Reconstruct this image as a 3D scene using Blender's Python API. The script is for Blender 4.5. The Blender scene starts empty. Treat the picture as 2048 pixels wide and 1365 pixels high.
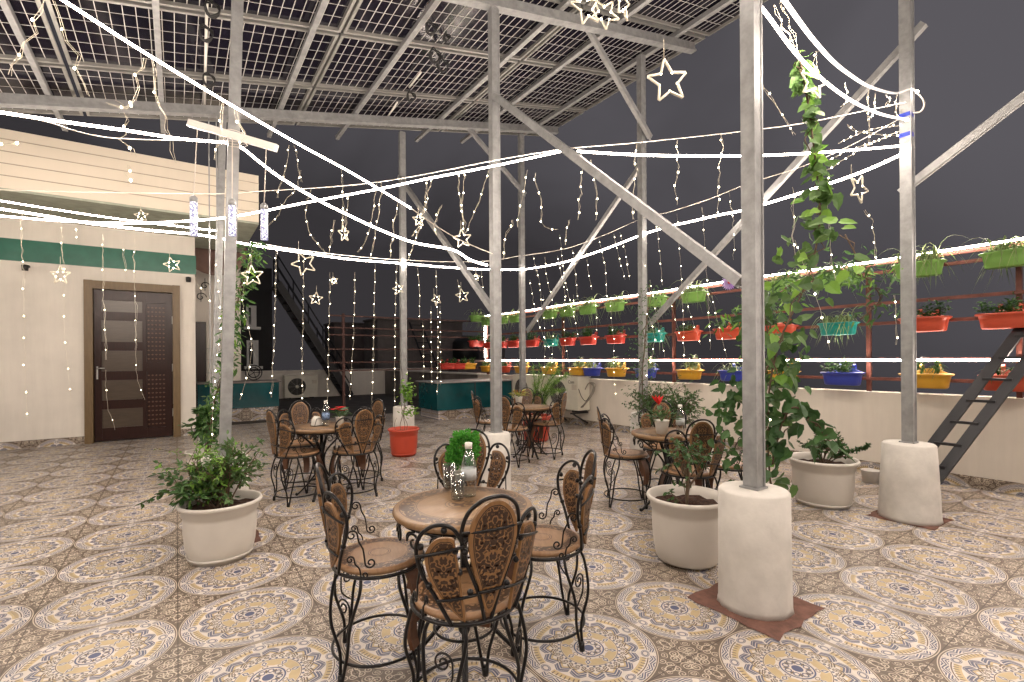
import bpy, math, random
from mathutils import Vector, Matrix
random.seed(7)
S = bpy.context.scene
COL = S.collection
PI = math.pi
# ---------------------------------------------------------------- camera
F, CY, PSI, H, ROLL = 974.6, 716.8, 0.6028, 1.286, -0.0069
cam = bpy.data.cameras.new('camera'); camo = bpy.data.objects.new('camera', cam); COL.objects.link(camo)
cam.sensor_width = 36; cam.lens = 36*F/2048; cam.shift_y = (CY-682.5)/2048
cam.clip_start = 0.05; cam.clip_end = 400
camo.matrix_world = Matrix.Translation((0, 0, H)) @ Matrix.Rotation(-PSI, 4, 'Z') @ Matrix.Rotation(PI/2, 4, 'X') @ Matrix.Rotation(ROLL, 4, 'Z')
S.camera = camo
# ---------------------------------------------------------------- world: overcast city night sky
w = bpy.data.worlds.new('World'); S.world = w; w.use_nodes = True
nt = w.node_tree; bg = nt.nodes['Background']
tc = nt.nodes.new('ShaderNodeTexCoord')
nz = nt.nodes.new('ShaderNodeTexNoise'); nz.inputs['Scale'].default_value = 1.6; nz.inputs['Detail'].default_value = 4; nz.inputs['Distortion'].default_value = .6
cr = nt.nodes.new('ShaderNodeValToRGB')
cr.color_ramp.elements[0].position = .35; cr.color_ramp.elements[0].color = (.029, .0265, .029, 1)
cr.color_ramp.elements[1].position = .85; cr.color_ramp.elements[1].color = (.080, .075, .084, 1)
nt.links.new(tc.outputs['Generated'], nz.inputs['Vector']); 
dp = nt.nodes.new('ShaderNodeVectorMath'); dp.operation = 'DOT_PRODUCT'; dp.inputs[1].default_value = (.35, -.25, .90); nt.links.new(tc.outputs['Generated'], dp.inputs[0])
ad = nt.nodes.new('ShaderNodeMath'); ad.operation = 'MULTIPLY_ADD'; ad.inputs[1].default_value = 1.0; nt.links.new(dp.outputs['Value'], ad.inputs[0]); nt.links.new(nz.outputs['Fac'], ad.inputs[2]); 
sb = nt.nodes.new('ShaderNodeMath'); sb.operation = 'SUBTRACT'; sb.inputs[1].default_value = .28; nt.links.new(ad.outputs[0], sb.inputs[0]); nt.links.new(sb.outputs[0], cr.inputs['Fac'])
nt.links.new(cr.outputs['Color'], bg.inputs['Color']); bg.inputs['Strength'].default_value = 1.0
# ---------------------------------------------------------------- colour management / render
S.view_settings.view_transform = 'Standard'; S.view_settings.look = 'None'
S.view_settings.exposure = 0.42; S.view_settings.gamma = 1.0; S.view_settings.use_curve_mapping = False
S.render.engine = 'CYCLES'
S.cycles.use_denoising = True; S.cycles.max_bounces = 6; S.cycles.diffuse_bounces = 3; S.cycles.glossy_bounces = 3
S.cycles.transparent_max_bounces = 12; S.cycles.transmission_bounces = 6
S.cycles.sample_clamp_indirect = 3.0; S.cycles.sample_clamp_direct = 0; S.cycles.caustics_reflective = False; S.cycles.caustics_refractive = False
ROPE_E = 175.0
# ---------------------------------------------------------------- pixel -> place
def ray(x, y):
    c, s = math.cos(-ROLL), math.sin(-ROLL); dx, dy = x-1024, y-682.5
    x, y = 1024+c*dx-s*dy, 682.5+s*dx+c*dy
    X = (x-1024)/F; Z = -(y-CY)/F
    return Vector((X*math.cos(PSI)+math.sin(PSI), -X*math.sin(PSI)+math.cos(PSI), Z))
O = Vector((0, 0, H))
def atz(x, y, z): r = ray(x, y); return r*((z-H)/r.z)+O
def atA(x, y, A): r = ray(x, y); return r*(A/r.x)+O
def atB(x, y, B): r = ray(x, y); return r*(B/r.y)+O
def atD(x, y, D): return ray(x, y)*D+O
def atV(x, y, p, q):               # where the sight line meets the upright plane over plan line p-q
    r = ray(x, y); n = Vector((q[1]-p[1], -(q[0]-p[0]), 0)); t = (Vector((p[0], p[1], 0)).dot(n))/r.dot(n)
    return r*t+O
# ---------------------------------------------------------------- node helper
class N:
    def __init__(s, nt, sock): s.nt = nt; s.s = sock
    def _m(s, op, *a):
        n = s.nt.nodes.new('ShaderNodeMath'); n.operation = op
        for i, v in enumerate((s,)+a):
            if isinstance(v, N): s.nt.links.new(v.s, n.inputs[i])
            else: n.inputs[i].default_value = v
        return N(s.nt, n.outputs[0])
    def __add__(s, o): return s._m('ADD', o)
    def __sub__(s, o): return s._m('SUBTRACT', o)
    def __mul__(s, o): return s._m('MULTIPLY', o)
    def __truediv__(s, o): return s._m('DIVIDE', o)
    def lt(s, o): return s._m('LESS_THAN', o)
    def gt(s, o): return s._m('GREATER_THAN', o)
    def mn(s, o): return s._m('MINIMUM', o)
    def mx(s, o): return s._m('MAXIMUM', o)
    def abs(s): return s._m('ABSOLUTE')
    def fr(s): return s._m('FRACT')
    def sqrt(s): return s._m('SQRT')
    def sin(s): return s._m('SINE')
    def pw(s, o): return s._m('POWER', o)
    def at2(s, o): return s._m('ARCTAN2', o)
    def inv(s): return (s*-1.0)+1.0
def hyp(a, b): return (a*a+b*b).sqrt()
def band(v, c, h): return (v-c).abs().lt(h)
def mixc(nt, base, col, fac):
    n = nt.nodes.new('ShaderNodeMix'); n.data_type = 'RGBA'
    if isinstance(fac, N): nt.links.new(fac.s, n.inputs[0])
    else: n.inputs[0].default_value = fac
    for v, i in ((base, 6), (col, 7)):
        if isinstance(v, tuple): n.inputs[i].default_value = (*v[:3], 1)
        else: nt.links.new(v, n.inputs[i])
    return n.outputs[2]
def newmat(name, rough=.6, metal=0.0):
    m = bpy.data.materials.new(name); m.use_nodes = True; nt = m.node_tree; b = nt.nodes['Principled BSDF']
    b.inputs['Roughness'].default_value = rough; b.inputs['Metallic'].default_value = metal
    return m, nt, b
def coords(nt, scale=1.0, which='Object'):
    t = nt.nodes.new('ShaderNodeTexCoord'); mp = nt.nodes.new('ShaderNodeMapping')
    mp.inputs['Scale'].default_value = (scale,)*3 if not isinstance(scale, tuple) else scale
    nt.links.new(t.outputs[which], mp.inputs['Vector']); return mp.outputs[0]
def noise(nt, vec, scale, detail=3, rough=.5):
    n = nt.nodes.new('ShaderNodeTexNoise'); n.inputs['Scale'].default_value = scale; n.inputs['Detail'].default_value = detail
    n.inputs['Roughness'].default_value = rough; nt.links.new(vec, n.inputs['Vector']); return N(nt, n.outputs['Fac'])
def sep(nt, vec):
    n = nt.nodes.new('ShaderNodeSeparateXYZ'); nt.links.new(vec, n.inputs[0]); return [N(nt, o) for o in n.outputs]
def bump(nt, b, h, strength=.3, dist=.01):
    n = nt.nodes.new('ShaderNodeBump'); n.inputs['Strength'].default_value = strength; n.inputs['Distance'].default_value = dist
    nt.links.new(h.s, n.inputs['Height']); nt.links.new(n.outputs[0], b.inputs['Normal'])
def plain(name, col, rough=.6, metal=0.0, var=.15, vs=6.0, bmp=0.0, bs=60, dark=None, spec=None):
    m, nt, b = newmat(name, rough, metal); v = coords(nt)
    f = noise(nt, v, vs, 4, .6)
    d = dark or tuple(c*(1-var*2) for c in col)
    r = nt.nodes.new('ShaderNodeMapRange'); r.inputs[1].default_value = .3; r.inputs[2].default_value = .7
    nt.links.new(f.s, r.inputs[0])
    c = mixc(nt, d, col, N(nt, r.outputs[0])); nt.links.new(c, b.inputs['Base Color'])
    if bmp: bump(nt, b, noise(nt, v, bs, 3), bmp, .004)
    if spec is not None: b.inputs['Specular IOR Level'].default_value = spec
    return m
def emis(name, col, e, sample=True):
    m = bpy.data.materials.new(name); m.use_nodes = True; nt = m.node_tree; nt.nodes.clear()
    o = nt.nodes.new('ShaderNodeOutputMaterial'); em = nt.nodes.new('ShaderNodeEmission')
    em.inputs[0].default_value = (*col, 1); em.inputs[1].default_value = e; nt.links.new(em.outputs[0], o.inputs[0])
    if not sample: m.cycles.emission_sampling = 'NONE'
    return m
# printed encaustic tile: mandala circles on brown scroll ground
def tile_mat(name, ax=(0, 1), off=(1.4977, 1.5916), period=.6, rough=.32):
    m, nt, b = newmat(name, rough)
    v = coords(nt); xyz = sep(nt, v); X, Y = xyz[ax[0]], xyz[ax[1]]
    px = ((X-off[0])/period+.5).fr()-.5; py = ((Y-off[1])/period+.5).fr()-.5
    r = hyp(px, py)/.487; th = (py.at2(px)/(2*PI)+1.0)
    def tri(k, ph=0.0): return (((th*k+ph).fr())-.5).abs()*2.0      # 0 mid-sector, 1 at its edge
    def loc(k, rc, ph=0.0):                                            # local coords round k motifs on radius rc
        a = ((th*k+ph).fr()-.5)*(2*PI/k); return a*rc, r-rc
    BE, BR, GB, YE, BL, LT = (.63, .575, .52), (.125, .092, .069), (.100, .105, .165), (.50, .385, .21), (.06, .075, .17), (.56, .48, .38)
    # ground scroll
    cx = px.abs()*-1.0+.5; cy = py.abs()*-1.0+.5
    u = cx.mx(cy); w_ = cx.mn(cy)
    def spiral(sx, sy, R, turns, ph=0.0):
        dx, dy = u-sx, w_-sy; rr = hyp(dx, dy); an = dy.at2(dx)/(2*PI)
        return (rr*turns/R-an+ph).fr().lt(.34)*rr.lt(R)
    sc = spiral(.185, .085, .034, 1.7, .7).mx(spiral(.066, .064, .022, 1.4, .2)).mx(spiral(.300, .012, .014, 1.3)).mx(spiral(.095, .050, .042, 2.0)).mx(spiral(.175, .030, .034, 1.7, .3)).mx(spiral(.040, .022, .024, 1.5, .6)).mx(spiral(.245, .020, .022, 1.4, .1)).mx(spiral(.128, .118, .028, 1.6, .4))
    vine = band((u*38.0).sin()*.016+.012, w_, .0042)*u.lt(.31)
    sc = sc.mx(vine).mx(band(u, w_, .003)*u.gt(.02)*u.lt(.09))
    col = mixc(nt, BR, LT, sc*r.gt(1.03))
    seam = (cx.mn(cy)).lt(.0035)
    col = mixc(nt, col, (.06, .04, .03), seam*r.gt(1.0))
    col = mixc(nt, col, LT, band(r, 1.012, .007))
    ins = r.lt(.988); col = mixc(nt, col, BE, ins)
    # outer zigzag band
    z = ((r*26.0)+tri(24)*1.5).fr().lt(.58)*r.gt(.89)*r.lt(.978)*tri(8, .5).gt(.12)
    col = mixc(nt, col, GB, z)
    # yellow band with ticks between the eyes
    t8 = tri(8)
    col = mixc(nt, col, YE, band(r, .795, .040)*t8.lt(.68))
    col = mixc(nt, col, BR, band(r, .815, .032)*t8.lt(.66)*((th*80.0).fr().lt(.28)))
    col = mixc(nt, col, BR, band(r, .866, .0085)*t8.lt(.72))
    # eight eyes
    a, d = loc(8, .83, .5); e = hyp(a/.085, d/.062)
    col = mixc(nt, col, BE, e.lt(1.25)); col = mixc(nt, col, GB, (e.lt(1.0))*(e.gt(.52)))
    col = mixc(nt, col, BE, band(e, .80, .05)); 
    # two rings of chevrons
    t16 = tri(16); q = r+t16*.085
    col = mixc(nt, col, YE, q.gt(.612)*q.lt(.648)*r.gt(.54))
    col = mixc(nt, col, GB, (band(q, .712, .020).mx(band(q, .664, .015)).mx(band(q, .750, .011)))*r.lt(.745)*t16.lt(.90))
    t16b = t16.inv(); q2 = r+t16b*.075
    col = mixc(nt, col, BR, (band(q2, .605, .014).mx(band(q2, .565, .010)).mx(band(q2, .53, .006)))*r.lt(.60)*t16b.lt(.9))
    # lace
    a, d = loc(32, .50); e = hyp(a/.028, d/.028)
    col = mixc(nt, col, BR, band(e, .85, .22)*band(r, .5, .03)); 
    a, d = loc(32, .455, .5); e = hyp(a/.020, d/.020); col = mixc(nt, col, GB, e.lt(1.0))
    col = mixc(nt, col, BR, band(r, .428, .006))
    # yellow ring with leaves
    inner = r-tri(8)*.03
    col = mixc(nt, col, YE, r.lt(.415)*inner.gt(.268))
    a, d = loc(8, .35, .5); e = (a/.045).abs()+(d/.075).abs()
    col = mixc(nt, col, BE, e.lt(1.05)); col = mixc(nt, col, GB, band(e, .62, .2))
    a, d = loc(8, .265, .5); e = hyp(a/.05, d/.035); col = mixc(nt, col, BE, e.lt(1.0)); col = mixc(nt, col, BR, band(e, .7, .14))
    col = mixc(nt, col, BE, r.lt(.235)); col = mixc(nt, col, BL, band(r, .218, .011))
    a, d = loc(8, .145); e = hyp(a/.045, d/.05); col = mixc(nt, col, GB, band(e, .78, .2))
    a, d = loc(8, .145, .5); e = hyp(a/.016, d/.04); col = mixc(nt, col, BR, e.lt(1.0))
    col = mixc(nt, col, BL, r.lt(.075))
    # tile joints, grime
    jx = ((X-off[0])/period+.5).fr(); jy = ((Y-off[1])/period+.5).fr()
    g = noise(nt, v, 1.3, 5, .6); g2 = noise(nt, v, 9.0, 4, .65)
    gm = (g*g2*1.9)
    mr = nt.nodes.new('ShaderNodeMapRange'); mr.inputs[1].default_value = .30; mr.inputs[2].default_value = .62; mr.inputs[3].default_value = .78; mr.inputs[4].default_value = 1.0
    nt.links.new(gm.s, mr.inputs[0])
    mm = nt.nodes.new('ShaderNodeVectorMath'); mm.operation = 'SCALE'; nt.links.new(col, mm.inputs[0]); nt.links.new(mr.outputs[0], mm.inputs[3])
    nt.links.new(mm.outputs[0], b.inputs['Base Color'])
    rr = nt.nodes.new('ShaderNodeMapRange'); rr.inputs[3].default_value = rough-.08; rr.inputs[4].default_value = rough+.25
    nt.links.new(g2.s, rr.inputs[0]); nt.links.new(rr.outputs[0], b.inputs['Roughness'])
    return m
def wood_base(nt, v, c1, c2, sc=(3, 18, 3)):
    mp = nt.nodes.new('ShaderNodeMapping'); mp.inputs['Scale'].default_value = sc; nt.links.new(v, mp.inputs['Vector'])
    f = noise(nt, mp.outputs[0], 4.0, 5, .65); f2 = noise(nt, v, 6.0, 2)
    return mixc(nt, c1, c2, (f*1.3-.1).mn(1.0).mx(0.0)), f
def carved_disc(name, R, c1, c2):
    m, nt, b = newmat(name, .38); v = coords(nt); x, y, z = sep(nt, v)
    col, f = wood_base(nt, v, c1, c2, (2.5, 14, 2.5))
    r = hyp(x, y)/R; th = y.at2(x)/(2*PI)+1.0
    k = 26.0 if R > .25 else 18.0
    wv = (th*k*2*PI).sin()*.05
    sc = noise(nt, v, 4.5/R, 1, .4); sw = ((sc*5.0).fr()-.5).abs().lt(.32)
    lines = band((r+wv-.80), 0.0, .018).mx(band((r-wv-.80), 0.0, .018))
    blob = sw
    zone = band(r, .80, .095 if R > .25 else .12)
    carve = (lines.mx(blob))*zone
    cz = r.lt(.17)*sw if R > .25 else r.lt(0.0)
    ringr = .21
    rings = band(r, .905 if R > .25 else .93, .006).mx(band(r, .665 if R > .25 else .66, .006)).mx(band(r, .69, .005)).mx(band(r, ringr, .007)).mx(band(r, ringr+.05, .006))
    cut = carve.mx(rings).mx(cz)
    top = z.gt(-.0005) if False else N(nt, sep(nt, N(nt, nt.nodes.new('ShaderNodeNewGeometry').outputs['Normal']).s)[2].s).gt(.6)
    cut = cut*top
    col = mixc(nt, col, (.035, .014, .006), cut*.88)
    nt.links.new(col, b.inputs['Base Color']); bump(nt, b, cut*-1.0+f*.05, .6, .004)
    return m
def carved_petal(name, c1, c2):
    m, nt, b = newmat(name, .42); v = coords(nt); x, y, z = sep(nt, v)
    col, f = wood_base(nt, v, c1, c2, (14, 2.5, 3))
    at_ = nt.nodes.new('ShaderNodeAttribute'); at_.attribute_name = 'inset'; ed = N(nt, at_.outputs['Fac'])
    mp = nt.nodes.new('ShaderNodeCombineXYZ'); nt.links.new(x.abs().s, mp.inputs[0]); nt.links.new(y.s, mp.inputs[1])
    vo = nt.nodes.new('ShaderNodeTexVoronoi'); vo.inputs['Scale'].default_value = 58; vo.inputs['Randomness'].default_value = .8
    nt.links.new(mp.outputs[0], vo.inputs['Vector']); d = N(nt, vo.outputs['Distance'])
    n2 = noise(nt, mp.outputs[0], 42, 1, .4); sw = ((n2*4.0).fr()-.5).abs().lt(.31)
    zone = ed.gt(.62); outline = band(ed, .5, .07)
    carve = (sw.mx(d.lt(.40)))*zone
    hole = d.lt(.25)*ed.gt(.7)
    col = mixc(nt, col, (.022, .009, .005), (carve.mx(outline))*.92)
    nt.links.new(col, b.inputs['Base Color']); bump(nt, b, (carve.mx(outline))*-1.0, .6, .003)
    tr = nt.nodes.new('ShaderNodeBsdfTransparent'); mx = nt.nodes.new('ShaderNodeMixShader')
    nt.links.new(hole.s, mx.inputs[0]); nt.links.new(b.outputs[0], mx.inputs[1]); nt.links.new(tr.outputs[0], mx.inputs[2])
    nt.links.new(mx.outputs[0], nt.nodes['Material Output'].inputs[0])
    return m
def leafmat(name, c1, c2, tr=.25):
    m, nt, b = newmat(name, .5)
    t = nt.nodes.new('ShaderNodeTexCoord'); f = noise(nt, t.outputs['Object'], 14, 2)
    oi = nt.nodes.new('ShaderNodeNewGeometry'); rnd = N(nt, oi.outputs['Random Per Island'])
    col = mixc(nt, c1, c2, (f*.5+rnd*.8-.15).mn(1.0).mx(0.0)); nt.links.new(col, b.inputs['Base Color'])
    tl = nt.nodes.new('ShaderNodeBsdfTranslucent'); nt.links.new(col, tl.inputs[0])
    mx = nt.nodes.new('ShaderNodeMixShader'); mx.inputs[0].default_value = tr
    nt.links.new(b.outputs[0], mx.inputs[1]); nt.links.new(tl.outputs[0], mx.inputs[2]); nt.links.new(mx.outputs[0], nt.nodes['Material Output'].inputs[0])
    return m
def wallmat(name, col, dirt=.10, groove=None):
    m, nt, b = newmat(name, .75); v = coords(nt, which='Object')
    a = noise(nt, v, .9, 4, .6); mp = nt.nodes.new('ShaderNodeMapping'); mp.inputs['Scale'].default_value = (5, 5, .35); nt.links.new(v, mp.inputs['Vector'])
    st = noise(nt, mp.outputs[0], 2.0, 5, .7)
    f = ((a*.7+st*.3)-.36)*2.4
    c = mixc(nt, tuple(k*(1-dirt*2.6) for k in col), col, f.mn(1.0).mx(0.0)); nt.links.new(c, b.inputs['Base Color'])
    bump(nt, b, noise(nt, v, 40, 4, .6), .12, .004)
    return m
M = {}
M['floor'] = tile_mat('printed_floor_tile')
M['skirtA'] = tile_mat('printed_skirting_tile_a', (0, 2), (1.4977, -.18), .6, .4)
M['skirtB'] = tile_mat('printed_skirting_tile_b', (1, 2), (1.5916, -.18), .6, .4)
M['wall'] = wallmat('cream_painted_wall', (.80, .74, .65))
M['wallw'] = wallmat('white_painted_plaster', (.82, .77, .69), .10)
M['ped'] = plain('white_painted_concrete', (.66, .63, .58), .8, var=.10, vs=7, bmp=.3, bs=45)
M['green'] = plain('green_painted_band', (.012, .13, .085), .35, var=.12)
M['teal'] = plain('teal_glazed_panel', (.006, .085, .10), .12, var=.25, vs=1.5)
M['cream'] = M['wall']
M['clad'] = wallmat('cream_cladding', (.78, .70, .57), .04)
M['groove'] = plain('tan_groove', (.48, .40, .31), .9)  # tan tone for cladding joints and vent slots
M['galv'] = plain('galvanised_steel', (.37, .375, .375), .5, .4, var=.16, vs=14)
M['alu'] = plain('aluminium_frame', (.38, .375, .35), .4, .5, var=.06)
M['cell'] = None
M['iron'] = plain('black_wrought_iron', (.012, .011, .012), .32, .3, var=.3, vs=30, bmp=.15, bs=150)
M['dark'] = plain('dark_steel', (.022, .022, .026), .5, .2)
M['steelcloth'] = M['dark']
M['rust'] = plain('red_oxide_steel', (.19, .060, .042), .6, .1, var=.25, vs=8)
M['rust_shaded'] = plain('shaded_red_steel', (.075, .028, .022), .7, 0, var=.25, vs=8)  # trellis red darkened, dim rear light put into the colour
M['red_p'] = plain('red_plastic', (.50, .045, .03), .38, var=.06)
M['orange_p'] = plain('orange_red_plastic', (.52, .075, .035), .38, var=.06)
M['yel_p'] = plain('yellow_plastic', (.60, .32, .03), .38, var=.06)
M['blu_p'] = plain('blue_plastic', (.03, .05, .34), .35, var=.06)
M['tea_p'] = plain('teal_plastic', (.01, .28, .25), .35, var=.06)
M['grn_p'] = plain('lime_green_plastic', (.20, .40, .09), .38, var=.06)
M['potw'] = plain('white_plastic_pot', (.64, .60, .54), .36, var=.05, vs=3)
M['potr'] = plain('terracotta_red_plastic', (.50, .060, .028), .42, var=.08, vs=4)
M['soil'] = plain('dark_potting_soil', (.075, .035, .022), .95, var=.4, vs=60, bmp=1, bs=70)
M['cement'] = plain('red_oxide_cement', (.19, .090, .065), .85, var=.25, vs=14, bmp=.5, bs=60)
M['stem'] = plain('woody_stem', (.13, .085, .05), .8, var=.25, vs=30)
M['gstem'] = plain('green_stem', (.07, .14, .03), .7)
M['leaf'] = leafmat('mid_green_leaf', (.025, .075, .018), (.075, .17, .04))
M['leafd'] = leafmat('dark_green_leaf', (.018, .06, .016), (.065, .15, .04))
M['leafl'] = leafmat('lime_green_leaf', (.10, .24, .03), (.24, .42, .07), .35)
M['spider'] = leafmat('striped_spider_leaf', (.09, .17, .05), (.36, .42, .20), .3)
M['petalred'] = leafmat('red_petal', (.45, .008, .01), (.75, .02, .02), .25)
M['petalvio'] = leafmat('violet_petal', (.28, .13, .45), (.52, .40, .68), .3)
M['yelleaf'] = leafmat('yellow_leaf', (.32, .33, .05), (.45, .45, .10), .3)
def ropemat():      # bright core; the edge fading to transparent imitates lens bloom
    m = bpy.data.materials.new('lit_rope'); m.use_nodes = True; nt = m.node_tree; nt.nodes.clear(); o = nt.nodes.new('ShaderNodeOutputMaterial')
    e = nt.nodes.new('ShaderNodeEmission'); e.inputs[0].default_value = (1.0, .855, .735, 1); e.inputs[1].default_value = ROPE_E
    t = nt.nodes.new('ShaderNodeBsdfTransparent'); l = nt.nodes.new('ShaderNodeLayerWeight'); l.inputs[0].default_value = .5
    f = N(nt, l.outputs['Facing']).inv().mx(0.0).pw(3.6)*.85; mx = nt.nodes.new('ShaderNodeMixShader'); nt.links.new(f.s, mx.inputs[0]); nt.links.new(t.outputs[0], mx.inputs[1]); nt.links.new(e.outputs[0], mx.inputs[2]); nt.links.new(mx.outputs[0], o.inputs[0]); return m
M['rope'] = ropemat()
M['ropes'] = emis('lit_thin_rope', (1.0, .82, .64), 30.0)
M['bulb'] = emis('lit_bulb', (1.0, .86, .60), 22.0, False)
M['wire'] = plain('clear_wire', (.62, .56, .44), .4, var=.05)
M['cable'] = plain('white_cable', (.75, .68, .60), .5, var=.05)
M['black'] = plain('black_rubber', (.012, .012, .012), .5)
M['star'] = plain('frosted_star_tube', (.80, .74, .60), .35, var=.05)
M['white'] = plain('white_plastic', (.78, .76, .70), .4, var=.04)
M['acw'] = plain('cream_enamel', (.70, .67, .56), .45, var=.06)
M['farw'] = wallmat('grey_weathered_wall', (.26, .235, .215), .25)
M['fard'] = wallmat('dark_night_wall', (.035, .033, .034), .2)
M['darkfloor'] = plain('dark_mottled_floor', (.07, .062, .056), .8, var=.35, vs=2.5, bmp=.3)  # dark mottled tone for the floor behind the tiles
M['mesh'] = M['dark']
def glassm(name, col, fac):
    m = bpy.data.materials.new(name); m.use_nodes = True; nt = m.node_tree; nt.nodes.clear(); o = nt.nodes.new('ShaderNodeOutputMaterial')
    t = nt.nodes.new('ShaderNodeBsdfTransparent'); t.inputs[0].default_value = (*col, 1); g = nt.nodes.new('ShaderNodeBsdfGlossy'); g.inputs['Roughness'].default_value = .08
    l = nt.nodes.new('ShaderNodeLayerWeight'); l.inputs[0].default_value = fac; n = noise(nt, coords(nt), 40, 2)
    f = (N(nt, l.outputs['Facing'])*.75+n*.22).mn(1.0); mx = nt.nodes.new('ShaderNodeMixShader'); nt.links.new(f.s, mx.inputs[0])
    nt.links.new(t.outputs[0], mx.inputs[1]); nt.links.new(g.outputs[0], mx.inputs[2]); nt.links.new(mx.outputs[0], o.inputs[0]); return m
M['glass'] = glassm('clear_plastic', (.90, .93, .93), .45)
M['glass2'] = glassm('clear_glass', (.93, .96, .95), .4)
M['label'] = plain('blue_printed_label', (.25, .38, .62), .5, var=.5, vs=80)
M['seat'] = carved_disc('carved_seat_wood', .18, (.18, .092, .040), (.41, .245, .13))
M['ttop'] = carved_disc('carved_table_wood', .30, (.13, .072, .032), (.29, .175, .085))
M['petal'] = carved_petal('carved_back_wood', (.10, .046, .015), (.28, .145, .055))
def woodp(name, c1, c2, sc=(3, 3, 14), rough=.45):
    m, nt, b = newmat(name, rough); v = coords(nt); c, f = wood_base(nt, v, c1, c2, sc); nt.links.new(c, b.inputs['Base Color']); bump(nt, b, f, .15, .002); return m
M['legwood'] = woodp('polished_leg_wood', (.05, .018, .007), (.13, .05, .018), (14, 14, 2))
M['dframe'] = woodp('olive_brown_teak', (.085, .052, .020), (.17, .11, .045), (12, 12, 1.2))
M["ddark"] = woodp('dark_mahogany', (.010, .004, .003), (.032, .010, .007), (14, 14, 1.5), .3); M["ddark"].node_tree.nodes["Principled BSDF"].inputs["Specular IOR Level"].default_value = .25
M['dpan'] = woodp('weathered_teak_panel', (.030, .020, .013), (.075, .052, .033), (1.5, 1.5, 16), .3)
def cellm():
    m, nt, b = newmat('solar_cell_glass', .12); b.inputs['Specular IOR Level'].default_value = .3; v = coords(nt)
    f = noise(nt, v, 1.2, 3); c = mixc(nt, (.003, .003, .006), (.018, .016, .028), f); nt.links.new(c, b.inputs['Base Color']); return m
M['cell'] = cellm()
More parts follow.
